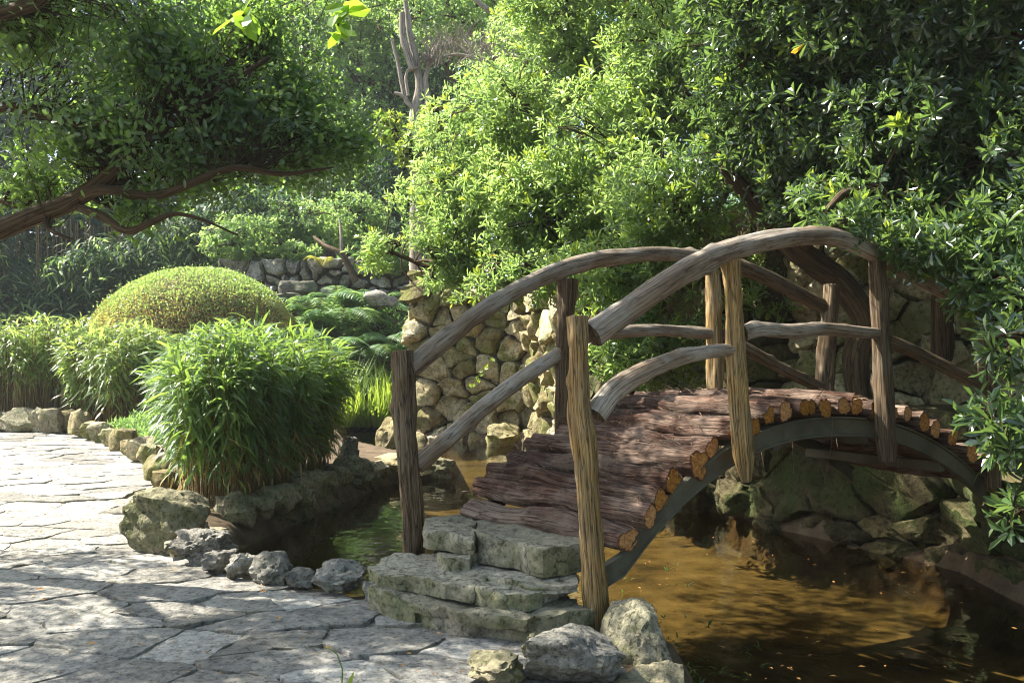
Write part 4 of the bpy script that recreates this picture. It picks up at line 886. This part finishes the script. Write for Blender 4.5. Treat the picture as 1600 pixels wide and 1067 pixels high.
DECK = np.array([NA+(NB-NA)*.2, NA+(NB-NA)*.95, FA+(FB-FA)*.9, FA+(FB-FA)*.12]); SUNNY = np.array([(.9, 5.2), (1.9, 5.4), (2.1, 6.6), (1.2, 7.2), (.8, 6.2)])
def light_gaps(p, rg=np.random.default_rng(99)):
    # openings in the overhead crown that let the sun down on the deck and, broken up, on the pond
    def hit(z, poly):
        k = (p[:, 2]-z)/TOSUN.z; return in_poly(np.stack([p[:, 0]-TOSUN.x*k, p[:, 1]-TOSUN.y*k], -1), poly)
    return ~((hit(1.0, DECK) & (rg.random(len(p)) < .88)) | (hit(-.4, SUNNY) & (rg.random(len(p)) < .5)))
t1, a1 = tips_in(vis, 4100, 51, .75, .2, .40, 2.4, irr=.35); t2, a2 = tips_in(over, 4800, 52, .5, .3, .16, 1.5, light_gaps); t3, a3 = tips_in([(np.array([-2.4, 7.8, 4.6]), np.array([.85, 1.5, .35]))], 330, 53, .6, .3, keep=light_gaps); t4, a4 = tips_in([(np.array([-1.7, 9.3, 5.4]), np.array([1.05, 1.6, .4]))], 900, 54, .6, .3, keep=light_gaps); t2, a2 = np.vstack([t2, t3, t4]), np.vstack([a2, a3, a4])
hubs = np.vstack([catmull(p[-5:], .25)[:-3] for p, r in oak_limbs]); lines = branches_to(t1, hubs, rg, .0045, .0016, 1300, .10, .9)+branches_to(t2, hubs, rg, .006, .003, 130)
tubes_obj('twigs', lines, M['bark'], oak, 3)['kind'] = 'stuff'
p, d, n, Ls, Ws = rosettes(t1, a1, 6, .052, .025, rg, (40, 100))
p += rg.normal(0, .075, p.shape); leaves('crown', p, d, n, Ls, Ws, M['leaf_oak'], oak, 'round', rnd=np.clip(rg.random(len(p))*.8+fbm(p*2, 3, 2)*.25+.1, 0, .94))
p, d, n, Ls, Ws = rosettes(t2, a2, 6, .075, .038, rg, (40, 100))
p += rg.normal(0, .05, p.shape); leaves('upper_crown', p, d, n, Ls, Ws, M['leaf_oak'], oak, 'oval')
# the bright sprays that hang into the top of the view
for (pts, tipsp) in (([(-.75, 3.2, 2.95), P(395, -60, 2.9), P(386, 10, 2.75), P(378, 28, 2.7)], [(385, 22), (372, 30)]), ([(-.2, 3.3, 3.0), P(560, -90, 2.9), P(548, -10, 2.75), P(530, 30, 2.7), P(527, 48, 2.7)], [(540, 18), (529, 42)])):
    br = stem_obj('hanging_spray', [np.asarray(q) for q in pts], np.linspace(.008, .003, len(pts)), [M['bark'], M['bark']], oak, n=6, step=.08, seed=5)
    tp = np.array([P(a, b, 2.7) for a, b in tipsp]); pp = np.repeat(tp, 6, 0)+rg.normal(0, .012, (12, 3)); dd = unit(rg.normal(size=(12, 3))*np.array([1, .6, .8])+np.array([0, 0, -.35]))
    o = leaves('leaf_cluster', pp, dd, rg.normal(0, .5, (12, 3))+np.array([0, -1., .4]), .068*(1+rg.normal(0, .15, 12)), .036, M['leaf_twig'], br, 'round')
lk = [np.asarray(q) for q in [(-.2, 3.3, 3.0), (-.9, 3.6, 3.6), (-2.2, 4.2, 4.4), (-3.4, 4.2, 4.9)]]
stem_obj('limb', lk, [.012, .018, .025, .03], [M['bark'], M['bark']], oak, n=8, step=.1, seed=77)
stem_obj('limb', [np.array([-.75, 3.2, 2.95]), np.array([-.85, 3.4, 3.3]), np.array([-.9, 3.6, 3.6])], [.008, .01, .015], [M['bark'], M['bark']], oak, n=6, step=.1, seed=78)

# ------------------------------------------------------------------ bamboo
def bamboo(label, foot, height, n_culm, n_leaf, seed, L=.19, W=.024, mat='leaf_bamboo', gold=.025, spread=.22, low=.35, group=None, cane=.005):
    """foot: polygon in plan; culms stand in it, leaf sprays droop over its rim"""
    rg = np.random.default_rng(seed); foot = np.asarray(foot, float); c = foot.mean(0); pts = []
    while len(pts) < n_culm:
        q = rg.uniform(foot.min(0), foot.max(0))
        if in_poly(q[None], foot)[0]: pts.append(q)
    pts = np.array(pts); root = thing('bamboo_clump', label, 'bamboo', (*c, 0), group); lines = []; tops = []
    sd = -sdist(pts, foot); edge = np.clip(1-sd/.45, 0, 1)
    gz = ground_z(pts[:, 0], pts[:, 1])
    for i, q in enumerate(pts):
        out = unit(q-c)*edge[i]*spread*rg.uniform(.4, 1.3)+rg.normal(0, .05, 2); h = height*(1-.16*edge[i]**2)*rg.uniform(.78, 1.06)
        a = np.append(q, gz[i]-.03); b = np.append(q+out*.45, h*.55); e = np.append(q+out, h); lines.append((np.array([a, b, e]), np.array([cane, cane*.9, cane*.5]))); tops.append((a, b, e, edge[i], out))
    tubes_obj('canes', lines, M['cane'], root, 4)['kind'] = 'stuff'
    k = rg.integers(0, len(pts), n_leaf); t = np.clip(low+(1-low)*rg.random(n_leaf)**.62, 0, 1.03)
    A = np.array([x[0] for x in tops])[k]; B = np.array([x[1] for x in tops])[k]; E = np.array([x[2] for x in tops])[k]; tt = t[:, None]
    p = (1-tt)**2*A+2*tt*(1-tt)*(2*B-.5*(A+E))+tt**2*E
    o2 = np.array([x[4] for x in tops])[k]; e = np.array([x[3] for x in tops])[k]
    d = np.zeros((n_leaf, 3)); an = rg.random(n_leaf)*6.28; d[:, 0] = np.cos(an); d[:, 1] = np.sin(an)
    oc = unit(p[:, :2]-c); d[:, :2] += oc*e[:, None]*1.3; d[:, 2] = rg.normal(.05, .45, n_leaf)-.75*(1-t)*e-.15+.5*(t > .93); d = unit(d)
    p = p+d*rg.uniform(0, .07, (n_leaf, 1)); nn = np.array([0, 0, 1.])+rg.normal(0, .35, (n_leaf, 3))
    Ls = L*(1+rg.normal(0, .25, n_leaf)).clip(.5, 1.5)
    rnd = np.clip(rg.random(n_leaf)*.7+.25*(t-.5)+.1, 0, .94); leaves('foliage', p, d, nn, Ls, W*(1+rg.normal(0, .2, n_leaf)).clip(.5, 1.5), M[mat], root, 'blade', rnd=rnd, arch=1.3)
    m = int(n_leaf*gold)
    if m:
        s = rg.integers(0, n_leaf, m); q = p[s].copy(); q[:, 2] *= rg.uniform(.3, .85, m); leaves('dry_foliage', q, d[s]+np.array([0, 0, -.6]), nn[s], Ls[s]*.9, W*.8, M['leaf_brown'], root, 'blade', arch=1.)
    return root
bamboo('dense dark green dwarf bamboo clump at the pond corner beside the path', [(-2.75, 8.15), (-2.35, 8.05), (-2.2, 9.4), (-2.0, 10.6), (-2.3, 11.2), (-2.9, 11.0), (-3.3, 10.2), (-3.1, 9.0)], 1.55, 620, 19000, 61, L=.20, W=.025, spread=.26, low=.24)
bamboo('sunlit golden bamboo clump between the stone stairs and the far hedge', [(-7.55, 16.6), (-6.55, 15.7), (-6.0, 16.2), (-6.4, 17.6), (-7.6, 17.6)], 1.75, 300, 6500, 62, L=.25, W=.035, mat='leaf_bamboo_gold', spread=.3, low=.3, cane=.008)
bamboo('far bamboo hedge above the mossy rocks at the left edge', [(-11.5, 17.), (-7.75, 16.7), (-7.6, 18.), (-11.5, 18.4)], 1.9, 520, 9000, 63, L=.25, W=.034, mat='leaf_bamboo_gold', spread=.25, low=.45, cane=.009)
bamboo('bamboo sprig with pale thin leaves overhanging the water at the right edge', [(3.32, 5.6), (3.5, 5.55), (3.52, 5.8), (3.36, 5.85)], .95, 9, 60, 64, L=.22, W=.02, spread=.5, low=.5, gold=0)
# ------------------------------------------------------------------ clipped dome
dome = thing('topiary_dome', 'large smooth clipped dome of boxwood glowing in the sun behind the bamboo', 'topiary', (-6.4, 19.5, 0))
rg = np.random.default_rng(70); n = 68000; dc = P(300, 540, 19.5); dR = np.array([2.12, 1.9, 1.58])
d = unit(rg.normal(size=(n, 3))); d = d[d[:, 2] > -.45]; q = np.abs(d)**.9*np.sign(d); q = unit(q)
ext = np.where(d[:, 0] > 0, 1.0, 1.03); skew = .22*d[:, 0]*(d[:, 2] > 0)
p = dc+q*dR*(1+.035*fbm(q*2.2, 5, 4)-.05*rg.random(len(q))**2+.05*(rg.random(len(q)) < .02))[:, None]; p[:, 2] -= .16*np.clip(-(q[:, 0]), 0, 1)*np.clip(q[:, 2], 0, 1)*2; p[:, 2] += .06*np.clip(q[:, 0], 0, 1)
twig = rg.random(len(p)) < sstep(.80, .15, q[:, 2])*.8
dd = unit(q+rg.normal(0, .55, q.shape)); nn = q+rg.normal(0, .5, q.shape)
leaves('foliage', p[~twig], dd[~twig], np.cross(dd, rg.normal(size=dd.shape))[~twig]*.6+nn[~twig], .05, .028, M['leaf_dome'], dome, 'oval')
leaves('twiggy_sides', p[twig], dd[twig], np.cross(dd, rg.normal(size=dd.shape))[twig]+nn[twig]*.3, .05, .022, M['leaf_brown'], dome, 'oval')
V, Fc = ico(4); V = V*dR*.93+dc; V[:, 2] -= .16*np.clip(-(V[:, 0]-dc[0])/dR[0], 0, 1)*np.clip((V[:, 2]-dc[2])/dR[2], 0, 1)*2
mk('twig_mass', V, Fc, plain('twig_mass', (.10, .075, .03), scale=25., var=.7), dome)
for k in range(5): stem_obj('trunk', [np.array([-6.4+.25*k-.5, 19.5+rg.normal(0, .2), -.05]), dc+np.array([.3*k-.6, 0, -.5])], [.05, .04], [M['bark'], M['bark']], dome, n=8)
# ------------------------------------------------------------------ stone stairs far back
st = thing('garden_stairs', 'shaded grey stone stairs glimpsed between the two bamboo clumps', 'stairs', (-7.3, 18.6, 0)); rg = np.random.default_rng(9)
for k in range(6):
    for j in range(2):
        V, Fc = rock_geo((-7.55+.62*j+rg.normal(0, .03), 18.3+.32*k, .10+.19*k), (.34, .26, .12), 500+k*3+j, sub=3, box=.85, rough=.08, cuts=3); mk('step_stone', V, Fc, M['drystone'], st, sharp=40)
# ------------------------------------------------------------------ dry stone wall on the slope
wall('dry_stone_wall', 'low dry stone retaining wall on the fern slope in the distance', 'stone wall', [(-6.8, 22.4), (-5.2, 22.1), (-3.6, 21.9), (-2.0, 22.2)], 2.1, lambda s: 3.28+.06*np.sin(s*3), .36, 12, 'drystone', bulge=.10, gap=.03, thick=.4)
for k, (px, py, Y, s) in enumerate([(470, 455, 21.2, .55), (440, 470, 20.9, .5), (595, 470, 20.4, .45)]):
    c = P(px, py, Y); V, Fc = rock_geo(c, (s, s*.6, s*.5), 520+k, sub=3, rough=.14); tag(mk('rock', V, Fc, M['drystone'], sharp=40), 'grey boulder on the fern slope, %s' % ['largest, under the dry stone wall', 'beside the clipped dome', 'near the rock wall pinnacle'][k], 'rock')
# ------------------------------------------------------------------ ferns
def fern(c, size, nf, seed, label, mat='leaf_fern', group='ferns on the slope', flat=1.05):
    rg = np.random.default_rng(seed); root = thing('fern', label, 'fern', c, group); c = np.asarray(c)
    for f in range(nf):
        a = f/nf*6.28+rg.normal(0, .25); L = size*rg.uniform(.75, 1.15); out = np.array([math.cos(a), math.sin(a), 0])
        t = np.linspace(0, 1, 26); sp = c+out*(t*L*.85)[:, None]+np.array([0, 0, 1.])*(L*(flat*1.5*t-1.15*flat*t**2.2))[:, None]
        T = unit(np.gradient(sp, axis=0)); side = np.cross(T, [0, 0, 1.]); side = unit(side); ps, ds, ns, ls = [], [], [], []
        for i in range(2, 26):
            w = .30*L*math.sin(math.pi*min(1, (t[i]*.86+.16)))**.9
            for s in (-1, 1):
                dv = unit(side[i]*s+T[i]*.45+np.array([0, 0, -.15])); ps.append(sp[i]); ds.append(dv); ns.append(np.cross(T[i], side[i])*-1 if False else np.array([0, 0, 1.])+rg.normal(0, .15, 3)); ls.append(max(.03, w))
        V, Fq_, Gc = tubes([(sp, np.linspace(.007, .002, 26))], 3)
        fr = mk('frond', V, Fq_, M['cane'], root, attrs={'gc': Gc}); leaves('leaflets', ps, ds, ns, np.array(ls), L*.036, M[mat], fr, 'blade', seed=seed+f)
    return root
rg = np.random.default_rng(33)
spots = [(455, 520, 20.6, 1.0), (500, 505, 20.9, 1.05), (545, 500, 20.5, 1.1), (478, 560, 19.9, .8), (530, 545, 20.0, .95), (585, 540, 19.8, .95), (610, 520, 20., .9), (440, 485, 21.2, .9), (570, 462, 21.3, .9), (520, 470, 21.5, .8), (560, 575, 19.5, .8), (600, 580, 19.4, .85), (500, 580, 19.6, .8)]
desc = ['beside the right flank of the clipped dome', 'low below the grey boulder', 'in the middle of the slope', 'just above the bamboo tops', 'in front of the middle ferns', 'beside the pale rock wall', 'close to the rock wall pinnacle', 'at the left end under the dry stone wall', 'high under the leaning stem', 'under the middle of the dry stone wall', 'above the bright iris leaves', 'between iris and rock wall', 'peeping over the bamboo clump']
for k, (px, py, Y, s) in enumerate(spots):
    c = P(px, py, Y); c[2] = ground_z(c[:1], c[1:2])[0]; fern(c, s*1.45, 13, 900+k, 'large arching fern '+desc[k])
c = P(503, 418, 21.6); fern(c, .42, 6, 950, 'yellowing fern standing against the dry stone wall', 'leaf_fernyellow')
# ------------------------------------------------------------------ iris, ground cover, sprout, water weeds
def blades(name, label, cat, c, rad, n, L, W, mat, seed, lean=.35, stuff=False):
    rg = np.random.default_rng(seed); c = np.asarray(c); a = rg.random(n)*6.28; r = np.sqrt(rg.random(n)); pos = c+np.stack([np.cos(a)*r*rad[0], np.sin(a)*r*rad[1], np.zeros(n)], -1)
    d = np.stack([np.cos(a)*r*lean, np.sin(a)*r*lean, np.ones(n)], -1)+rg.normal(0, .13, (n, 3)); root = thing(name, label, cat, c)
    out = np.stack([np.cos(a), np.sin(a), np.zeros(n)], -1); nn = -out+rg.normal(0, .3, (n, 3))
    leaves('blades', pos, d, nn, L*(1+rg.normal(0, .2, n)).clip(.5, 1.4), W, M[mat], root, 'strap', arch=-1.6); return root
blades('iris_clump', 'bright yellow-green iris leaves at the far pond edge', 'iris', (-2.75, 19.0, -.12), (.55, .5), 420, 1.05, .028, 'leaf_iris', 5)
blades('iris_clump', 'iris leaves behind the bamboo clump left of the bright patch', 'iris', (-3.4, 18.7, -.1), (.5, .5), 260, .95, .028, 'leaf_iris', 6)
gc_ = thing('ground_cover', 'pale feathery ground-cover plant spilling over the edging stones by the path', 'plant', (-5.3, 14.6, .1)); rg = np.random.default_rng(14)
tips, ax = tips_in([(np.array([-5.45, 14.7, .16]), np.array([.75, .55, .26])), (np.array([-4.9, 13.9, .14]), np.array([.5, .5, .22]))], 1100, 15, .3, .6)
p, d, n, Ls, Ws = rosettes(tips, ax, 5, .085, .022, rg, (20, 80)); leaves('foliage', p, d, n, Ls, Ws, M['leaf_fern'], gc_, 'oval')
spr = thing('sprout', 'thin bright green sprout with orange tip rising from the paving in front', 'plant', tuple(P(530, 1110, 3.55)*np.array([1, 1, 0])))
b = P(532, 1095, 3.6); b[2] = -.01
tubes_obj('stalk', [(np.array([b, P(535, 1045, 3.6), P(527, 1022, 3.6), P(514, 1012, 3.58)]), np.array([.003, .0028, .0022, .0015]))], M['leaf_twig'], spr, 5)
leaves('leaf_tip', [P(514, 1012, 3.58)], [(-.5, 0, .25)], [(0, -1, .4)], .014, .008, M['leaf_yellow'], spr, 'round')
leaves('leaf', [P(540, 1085, 3.6), P(546, 1088, 3.55), P(515, 1090, 3.6)], [(.3, 0, .9), (.8, -.2, .35), (-.7, -.2, .35)], [(0, -1, .3)]*3, .09, .02, M['leaf_lime'], spr, 'blade')
rg = np.random.default_rng(17); pp, dd, nn, ll = [], [], [], []
for k in range(60):
    px, py = rg.uniform(975, 1190), rg.uniform(880, 1067)
    if px > 1080 and py < 960: continue
    c = G(px, py, WZ)
    for j in range(rg.integers(2, 6)):
        a = rg.random()*6.28; pp.append(c+np.array([rg.normal(0, .02), rg.normal(0, .02), -.01])); dd.append((math.cos(a), math.sin(a), rg.uniform(.1, 1.2))); nn.append((rg.normal(0, .3), rg.normal(0, .3), 1)); ll.append(rg.uniform(.025, .075))
fl = np.array([G(rg.uniform(990, 1600), rg.uniform(830, 1060), WZ+.004) for k in range(90)]+[G(rg.uniform(400, 640), rg.uniform(770, 880), WZ+.004) for k in range(25)]); fl = fl[sdist(fl[:, :2], POND) < -.08]; a_ = rg.random(len(fl))*6.28
o = leaves('floating_leaves', fl, np.stack([np.cos(a_), np.sin(a_), a_*0], -1), np.array([0, 0, 1.])+rg.normal(0, .08, (len(fl), 3)), rg.uniform(.012, .045, len(fl)), .014, M['litter'], None, 'oval'); tag(o, 'small brown fallen leaves floating on the pond', 'floating leaves', kind='stuff')
o = leaves('water_weeds', pp, dd, nn, np.array(ll), .010, M['leaf_bamboo'], None, 'blade'); tag(o, 'scattered small green weeds poking through the water beside the mossy boulder', 'water weeds', kind='stuff')
vine = thing('vine', 'thin yellow-green creeper sprig hanging on the rock wall', 'plant', tuple(P(742, 610, 16.1)))
tubes_obj('stalk', [(np.array([P(737, 606, 16.2), P(745, 592, 16.1), P(755, 575, 16.1), P(768, 560, 16.2)]), np.array([.008, .007, .006, .004]))], M['leaf_lime'], vine, 4)
rg = np.random.default_rng(4); leaves('leaf', np.array([P(737+i*2.6, 606-i*3.8, 16.08) for i in range(13)]), rg.normal(0, 1, (13, 3)), np.array([[0, -1, .3]]*13), .09, .06, M['leaf_lime'], vine, 'oval')

# ------------------------------------------------------------------ woodland behind
def bg_tree(label, base_xy, lobes, n_tips, seed, mat, L=.14, W=.075, k=5, trunk=.16, group='woodland trees behind the garden', gap=None, kind='oval', bark='bark', name='woodland_tree', shell=.3):
    z = ground_z(np.array([base_xy[0]]), np.array([base_xy[1]]))[0]
    return shrub(name, label, 'tree', (*base_xy, z-.1), lobes, n_tips, None, seed, k=k, L=L, W=W, mat=mat, kind=kind, r0=trunk, shell=shell, gap=gap, gs=.5, n_twig=260, tipr=(.03, .01), tilt=(40, 100), bark=bark)
bg_tree('tall hazy green tree rising behind the dry stone wall', (-5.2, 29), [lobe(520, 120, 29, 110, 130, 2.), lobe(470, 20, 30, 110, 90, 2.), lobe(580, 240, 28, 90, 90, 1.8), lobe(450, 220, 29, 110, 80, 1.8), lobe(590, 40, 30, 60, 80, 1.6)], 6500, 201, 'leaf_bg')
bg_tree('fine-leaved bushy tree above the dry stone wall', (-5.6, 24.2), [lobe(470, 355, 23.5, 90, 42, 1.0), lobe(385, 375, 22.6, 75, 42, .8), lobe(550, 340, 24.5, 60, 40, .9), lobe(460, 392, 22.3, 40, 16, .3), lobe(610, 400, 21.9, 40, 30, .5)], 4200, 202, 'leaf_bg', L=.09, W=.05, trunk=.07)
bg_tree('dark tree filling the back behind the leaning tree', (-11, 30), [lobe(60, 180, 28, 180, 150, 2.), lobe(240, 130, 30, 160, 150, 2.), lobe(340, 280, 29, 120, 90, 2.), lobe(150, 330, 27, 180, 80, 1.5), lobe(380, 60, 32, 100, 110, 2.), lobe(90, 20, 31, 220, 130, 2.), lobe(30, 340, 26, 150, 80, 1.5), lobe(-60, 200, 28, 120, 200, 1.5)], 9000, 203, 'leaf_dark', L=.22, W=.12)
bg_tree('dark evergreen in the gap beside the pale trunk', (-2.6, 27), [lobe(620, 290, 27, 70, 110, 1.6), lobe(640, 160, 30, 90, 110, 1.8), lobe(600, 380, 26, 60, 40, 1.4), lobe(720, 200, 29, 110, 130, 1.8)], 3000, 204, 'leaf_dark', L=.15, W=.075)
bg_tree('sunlit woodland tree behind the dead branches', (.2, 26), [lobe(700, 20, 26, 90, 70, 1.5), lobe(620, -20, 28, 80, 60, 1.5), lobe(790, -10, 25, 90, 60, 1.4), lobe(820, 120, 24, 100, 110, 1.5)], 4200, 205, 'leaf_bg', L=.12, W=.065)
bg_tree('lime-green young tree in front of the dark gap', (-1.1, 18.0), [lobe(612, 200, 17.6, 24, 30, .35), lobe(640, 235, 17.4, 26, 26, .35), lobe(690, 190, 16.5, 40, 30, .4)], 320, 206, 'leaf_lime', L=.10, W=.06, trunk=.03, k=6)
bg_tree('deep green tree far behind the evergreen shrub', (6, 22), [lobe(1000, 100, 22, 160, 160, 2.), lobe(1200, 100, 20, 180, 180, 2.), lobe(1400, 60, 18, 180, 170, 2.), lobe(1550, 200, 16, 150, 200, 1.8), lobe(1300, 330, 17, 220, 120, 1.5)], 4200, 207, 'leaf_dark', L=.16, W=.08)
bamboo_bg = thing('bamboo_thicket', 'dark drooping bamboo thicket filling the shade behind the clipped dome', 'bamboo', (-10, 23.5, .5)); rg = np.random.default_rng(210)
nb = 30000; p = np.stack([rg.uniform(-16, -5.2, nb), 23.2+rg.random(nb)**2*2.5, rg.uniform(0, 1, nb)], -1); top = 4.4+1.3*fbm(np.stack([p[:, 0]*.6, p[:, 0]*0, p[:, 0]*0], -1), 8, 3); p[:, 2] = .2+(top-.2)*p[:, 2]**.8
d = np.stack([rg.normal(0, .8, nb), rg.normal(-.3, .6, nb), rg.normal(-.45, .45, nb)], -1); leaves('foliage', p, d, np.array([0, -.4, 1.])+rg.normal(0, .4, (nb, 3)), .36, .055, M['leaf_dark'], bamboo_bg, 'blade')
m_ = 5000; k_ = rg.integers(0, nb, m_); leaves('lighter_foliage', p[k_]+np.array([0, -.25, .1]), d[k_], np.array([0, -.4, 1.])+rg.normal(0, .4, (m_, 3)), .36, .06, M['leaf_bg'], bamboo_bg, 'blade')  # part of the thicket in a lighter leaf colour, for variety
tubes_obj('canes', [(np.array([[x, y, 0.], [x+.1, y-.1, 2.4], [x+.2, y-.4, 4.6]]), np.array([.02, .018, .01])) for x, y in zip(rg.uniform(-16, -5.4, 130), rg.uniform(23.4, 25.5, 130))], M['cane'], bamboo_bg, 5)['kind'] = 'stuff'
# pale forked tree with dead brushwood
yt = 17.6
dead = thing('forked_tree', 'pale bare forked tree trunk with dead brushwood above the evergreen shrub', 'tree', (P(652, 250, yt)[0], yt, .6))
dl = [([(652, 560), (650, 400), (652, 250), (648, 190), (655, 140), (650, 95), (640, 50), (632, -10)], [15, 14.5, 14, 13, 9, 8, 7, 5]),
      ([(655, 180), (668, 160), (665, 125), (672, 100), (690, 60)], [7, 6.5, 6, 5, 3]), ([(647, 168), (636, 160), (628, 130), (622, 100), (612, 60)], [6, 5.5, 5, 4, 3]), ([(636, 156), (626, 148), (616, 146)], [4.5, 4, 3]),
      ([(645, 110), (630, 60), (628, 20)], [8, 8, 6]), ([(638, 150), (634, 120), (640, 108), (652, 106)], [3.5, 3, 3, 2]), ([(806, 58), (800, 40), (780, 25), (760, 14), (735, -6)], [7, 7, 6, 5.5, 4]), ([(800, 40), (796, 10), (788, -20)], [5, 4, 3]),
      ([(830, 95), (790, 85), (760, 95), (715, 85), (690, 90)], [5, 4.5, 4, 3, 2]), ([(652, 245), (640, 205), (620, 200)], [3, 2.5, 2])]
for i, (pts, rad) in enumerate(dl):
    stem_obj('trunk' if i == 0 else 'limb', [P(a, b, yt-.02*i) for a, b in pts], [r*.72/F*yt for r in rad], [M['palebark'], M['palebark']], dead, n=10, step=.15, seed=800+i, lump=.1, groove=.05, knots=3)
lines = []; rg = np.random.default_rng(19)
for k in range(260):
    a = P(rg.uniform(665, 810), rg.uniform(70, 105), yt+rg.normal(0, .3)); b = a+np.array([rg.normal(0, .28), rg.normal(0, .2), rg.uniform(.1, .62)]); lines.append((bend(a, b, rg, .1, 4), np.linspace(.008, .003, 4)))
for k in range(60):
    c = P(670, 93, yt-.1); b = c+unit(rg.normal(size=3))*rg.uniform(.1, .3); lines.append((bend(c+rg.normal(0, .08, 3), b, rg, .1, 4), np.linspace(.006, .003, 4)))
tubes_obj('brushwood', lines, M['palebark'], dead, 3)['kind'] = 'stuff'
# slanting stem on the slope
sl = thing('slanting_shrub', 'thin brown stem slanting over the fern slope beside the dry stone wall', 'shrub', tuple(P(552, 432, 21.3)))
stem_obj('trunk', [P(556, 440, 21.3), P(545, 415, 21.3), P(533, 396, 21.3), P(512, 386, 21.4), P(490, 370, 21.8)], [.075, .07, .06, .05, .03], [M['bark'], M['bark']], sl, n=8, step=.1, seed=31)
stem_obj('limb', [P(534, 398, 21.3), P(533, 370, 21.3), P(530, 340, 21.5)], [.04, .035, .02], [M['palebark'], M['palebark']], sl, n=7, step=.1, seed=32)
bg_tree('far pale tree closing the view above the slope', (-8, 44), [lobe(470, 60, 42, 140, 170, 2.5), lobe(640, 120, 42, 150, 200, 2.5), lobe(800, 80, 40, 130, 180, 2.5), lobe(560, 330, 38, 200, 120, 2.), lobe(330, 100, 42, 140, 200, 2.5)], 9000, 208, 'leaf_bg', L=.28, W=.17, trunk=.25)

# low greenery covering the slope between the ferns
rg = np.random.default_rng(301); m = 16000; x = np.concatenate([rg.uniform(-6.2, -1.2, 5200), rg.uniform(-24, 12, m-5200)]); y = np.concatenate([rg.uniform(19.3, 24.5, 5200), rg.uniform(23.5, 46, m-5200)]); z = ground_z(x, y)
q = np.stack([x, y, z+rg.random(m)*.18], -1); o = leaves('undergrowth', q, rg.normal(0, 1, (m, 3))+np.array([0, 0, .5]), np.array([0, -.3, 1.])+rg.normal(0, .4, (m, 3)), np.where(np.arange(m) < 5200, .17, .5), np.where(np.arange(m) < 5200, .075, .24), M['leaf_fern'], None, 'oval')
tag(o, 'low leafy undergrowth covering the slope between the ferns', 'undergrowth', kind='stuff')
# unseen trees added on the near side of the garden to cut the sky light
for k, (x, y) in enumerate([(-5.5, -5.), (2.5, -6.5), (8.5, 1.)]):
    bg_tree('added unseen tall shade tree behind the viewpoint, %s' % ['beside the path', 'across the paving', 'past the right bank'][k], (x, y), [(np.array([x, y, 4.5]), np.array([2.6, 2.2, 1.8])), (np.array([x+1.5, y+.5, 7.]), np.array([2.4, 2.2, 1.8])), (np.array([x-1.5, y, 7.]), np.array([2.3, 2.2, 1.8]))], 1500, 400+k, 'leaf_bg', L=.34, W=.2, k=5, trunk=.2)
bg_tree('dense evergreen closing the view past the right bank', (6.2, 7.0), [(np.array([6.0, 7.0, 2.6]), np.array([1.2, 1.2, 1.3])), (np.array([5.6, 5.6, 1.6]), np.array([.9, .9, 1.0])), (np.array([7.4, 6.2, 3.2]), np.array([1.4, 1.4, 1.6]))], 1500, 410, 'leaf_shade', L=.13, W=.05, k=7, trunk=.08, kind='spoon', name='evergreen_tree')
# ------------------------------------------------------------------ hazy sunlit air
hv = bpy.data.materials.new('hazy_air'); hv.use_nodes = True; hn = hv.node_tree; hn.nodes.clear()
ho = hn.nodes.new('ShaderNodeOutputMaterial'); pv = hn.nodes.new('ShaderNodeVolumePrincipled'); pv.inputs['Color'].default_value = (.93, .97, 1., 1); pv.inputs['Density'].default_value = .0007; pv.inputs['Anisotropy'].default_value = .35
hn.links.new(pv.outputs[0], ho.inputs['Volume'])
x0, x1, y0, y1, z0, z1 = -52, 52, -22, 77, -1.7, 21.5
hz = mk('haze', [(x0, y0, z0), (x1, y0, z0), (x1, y1, z0), (x0, y1, z0), (x0, y0, z1), (x1, y0, z1), (x1, y1, z1), (x0, y1, z1)], [(0, 3, 2, 1), (4, 5, 6, 7), (0, 1, 5, 4), (1, 2, 6, 5), (2, 3, 7, 6), (3, 0, 4, 7)], hv, smooth=False, origin=(0, 0, 0)); tag(hz, kind='stuff')
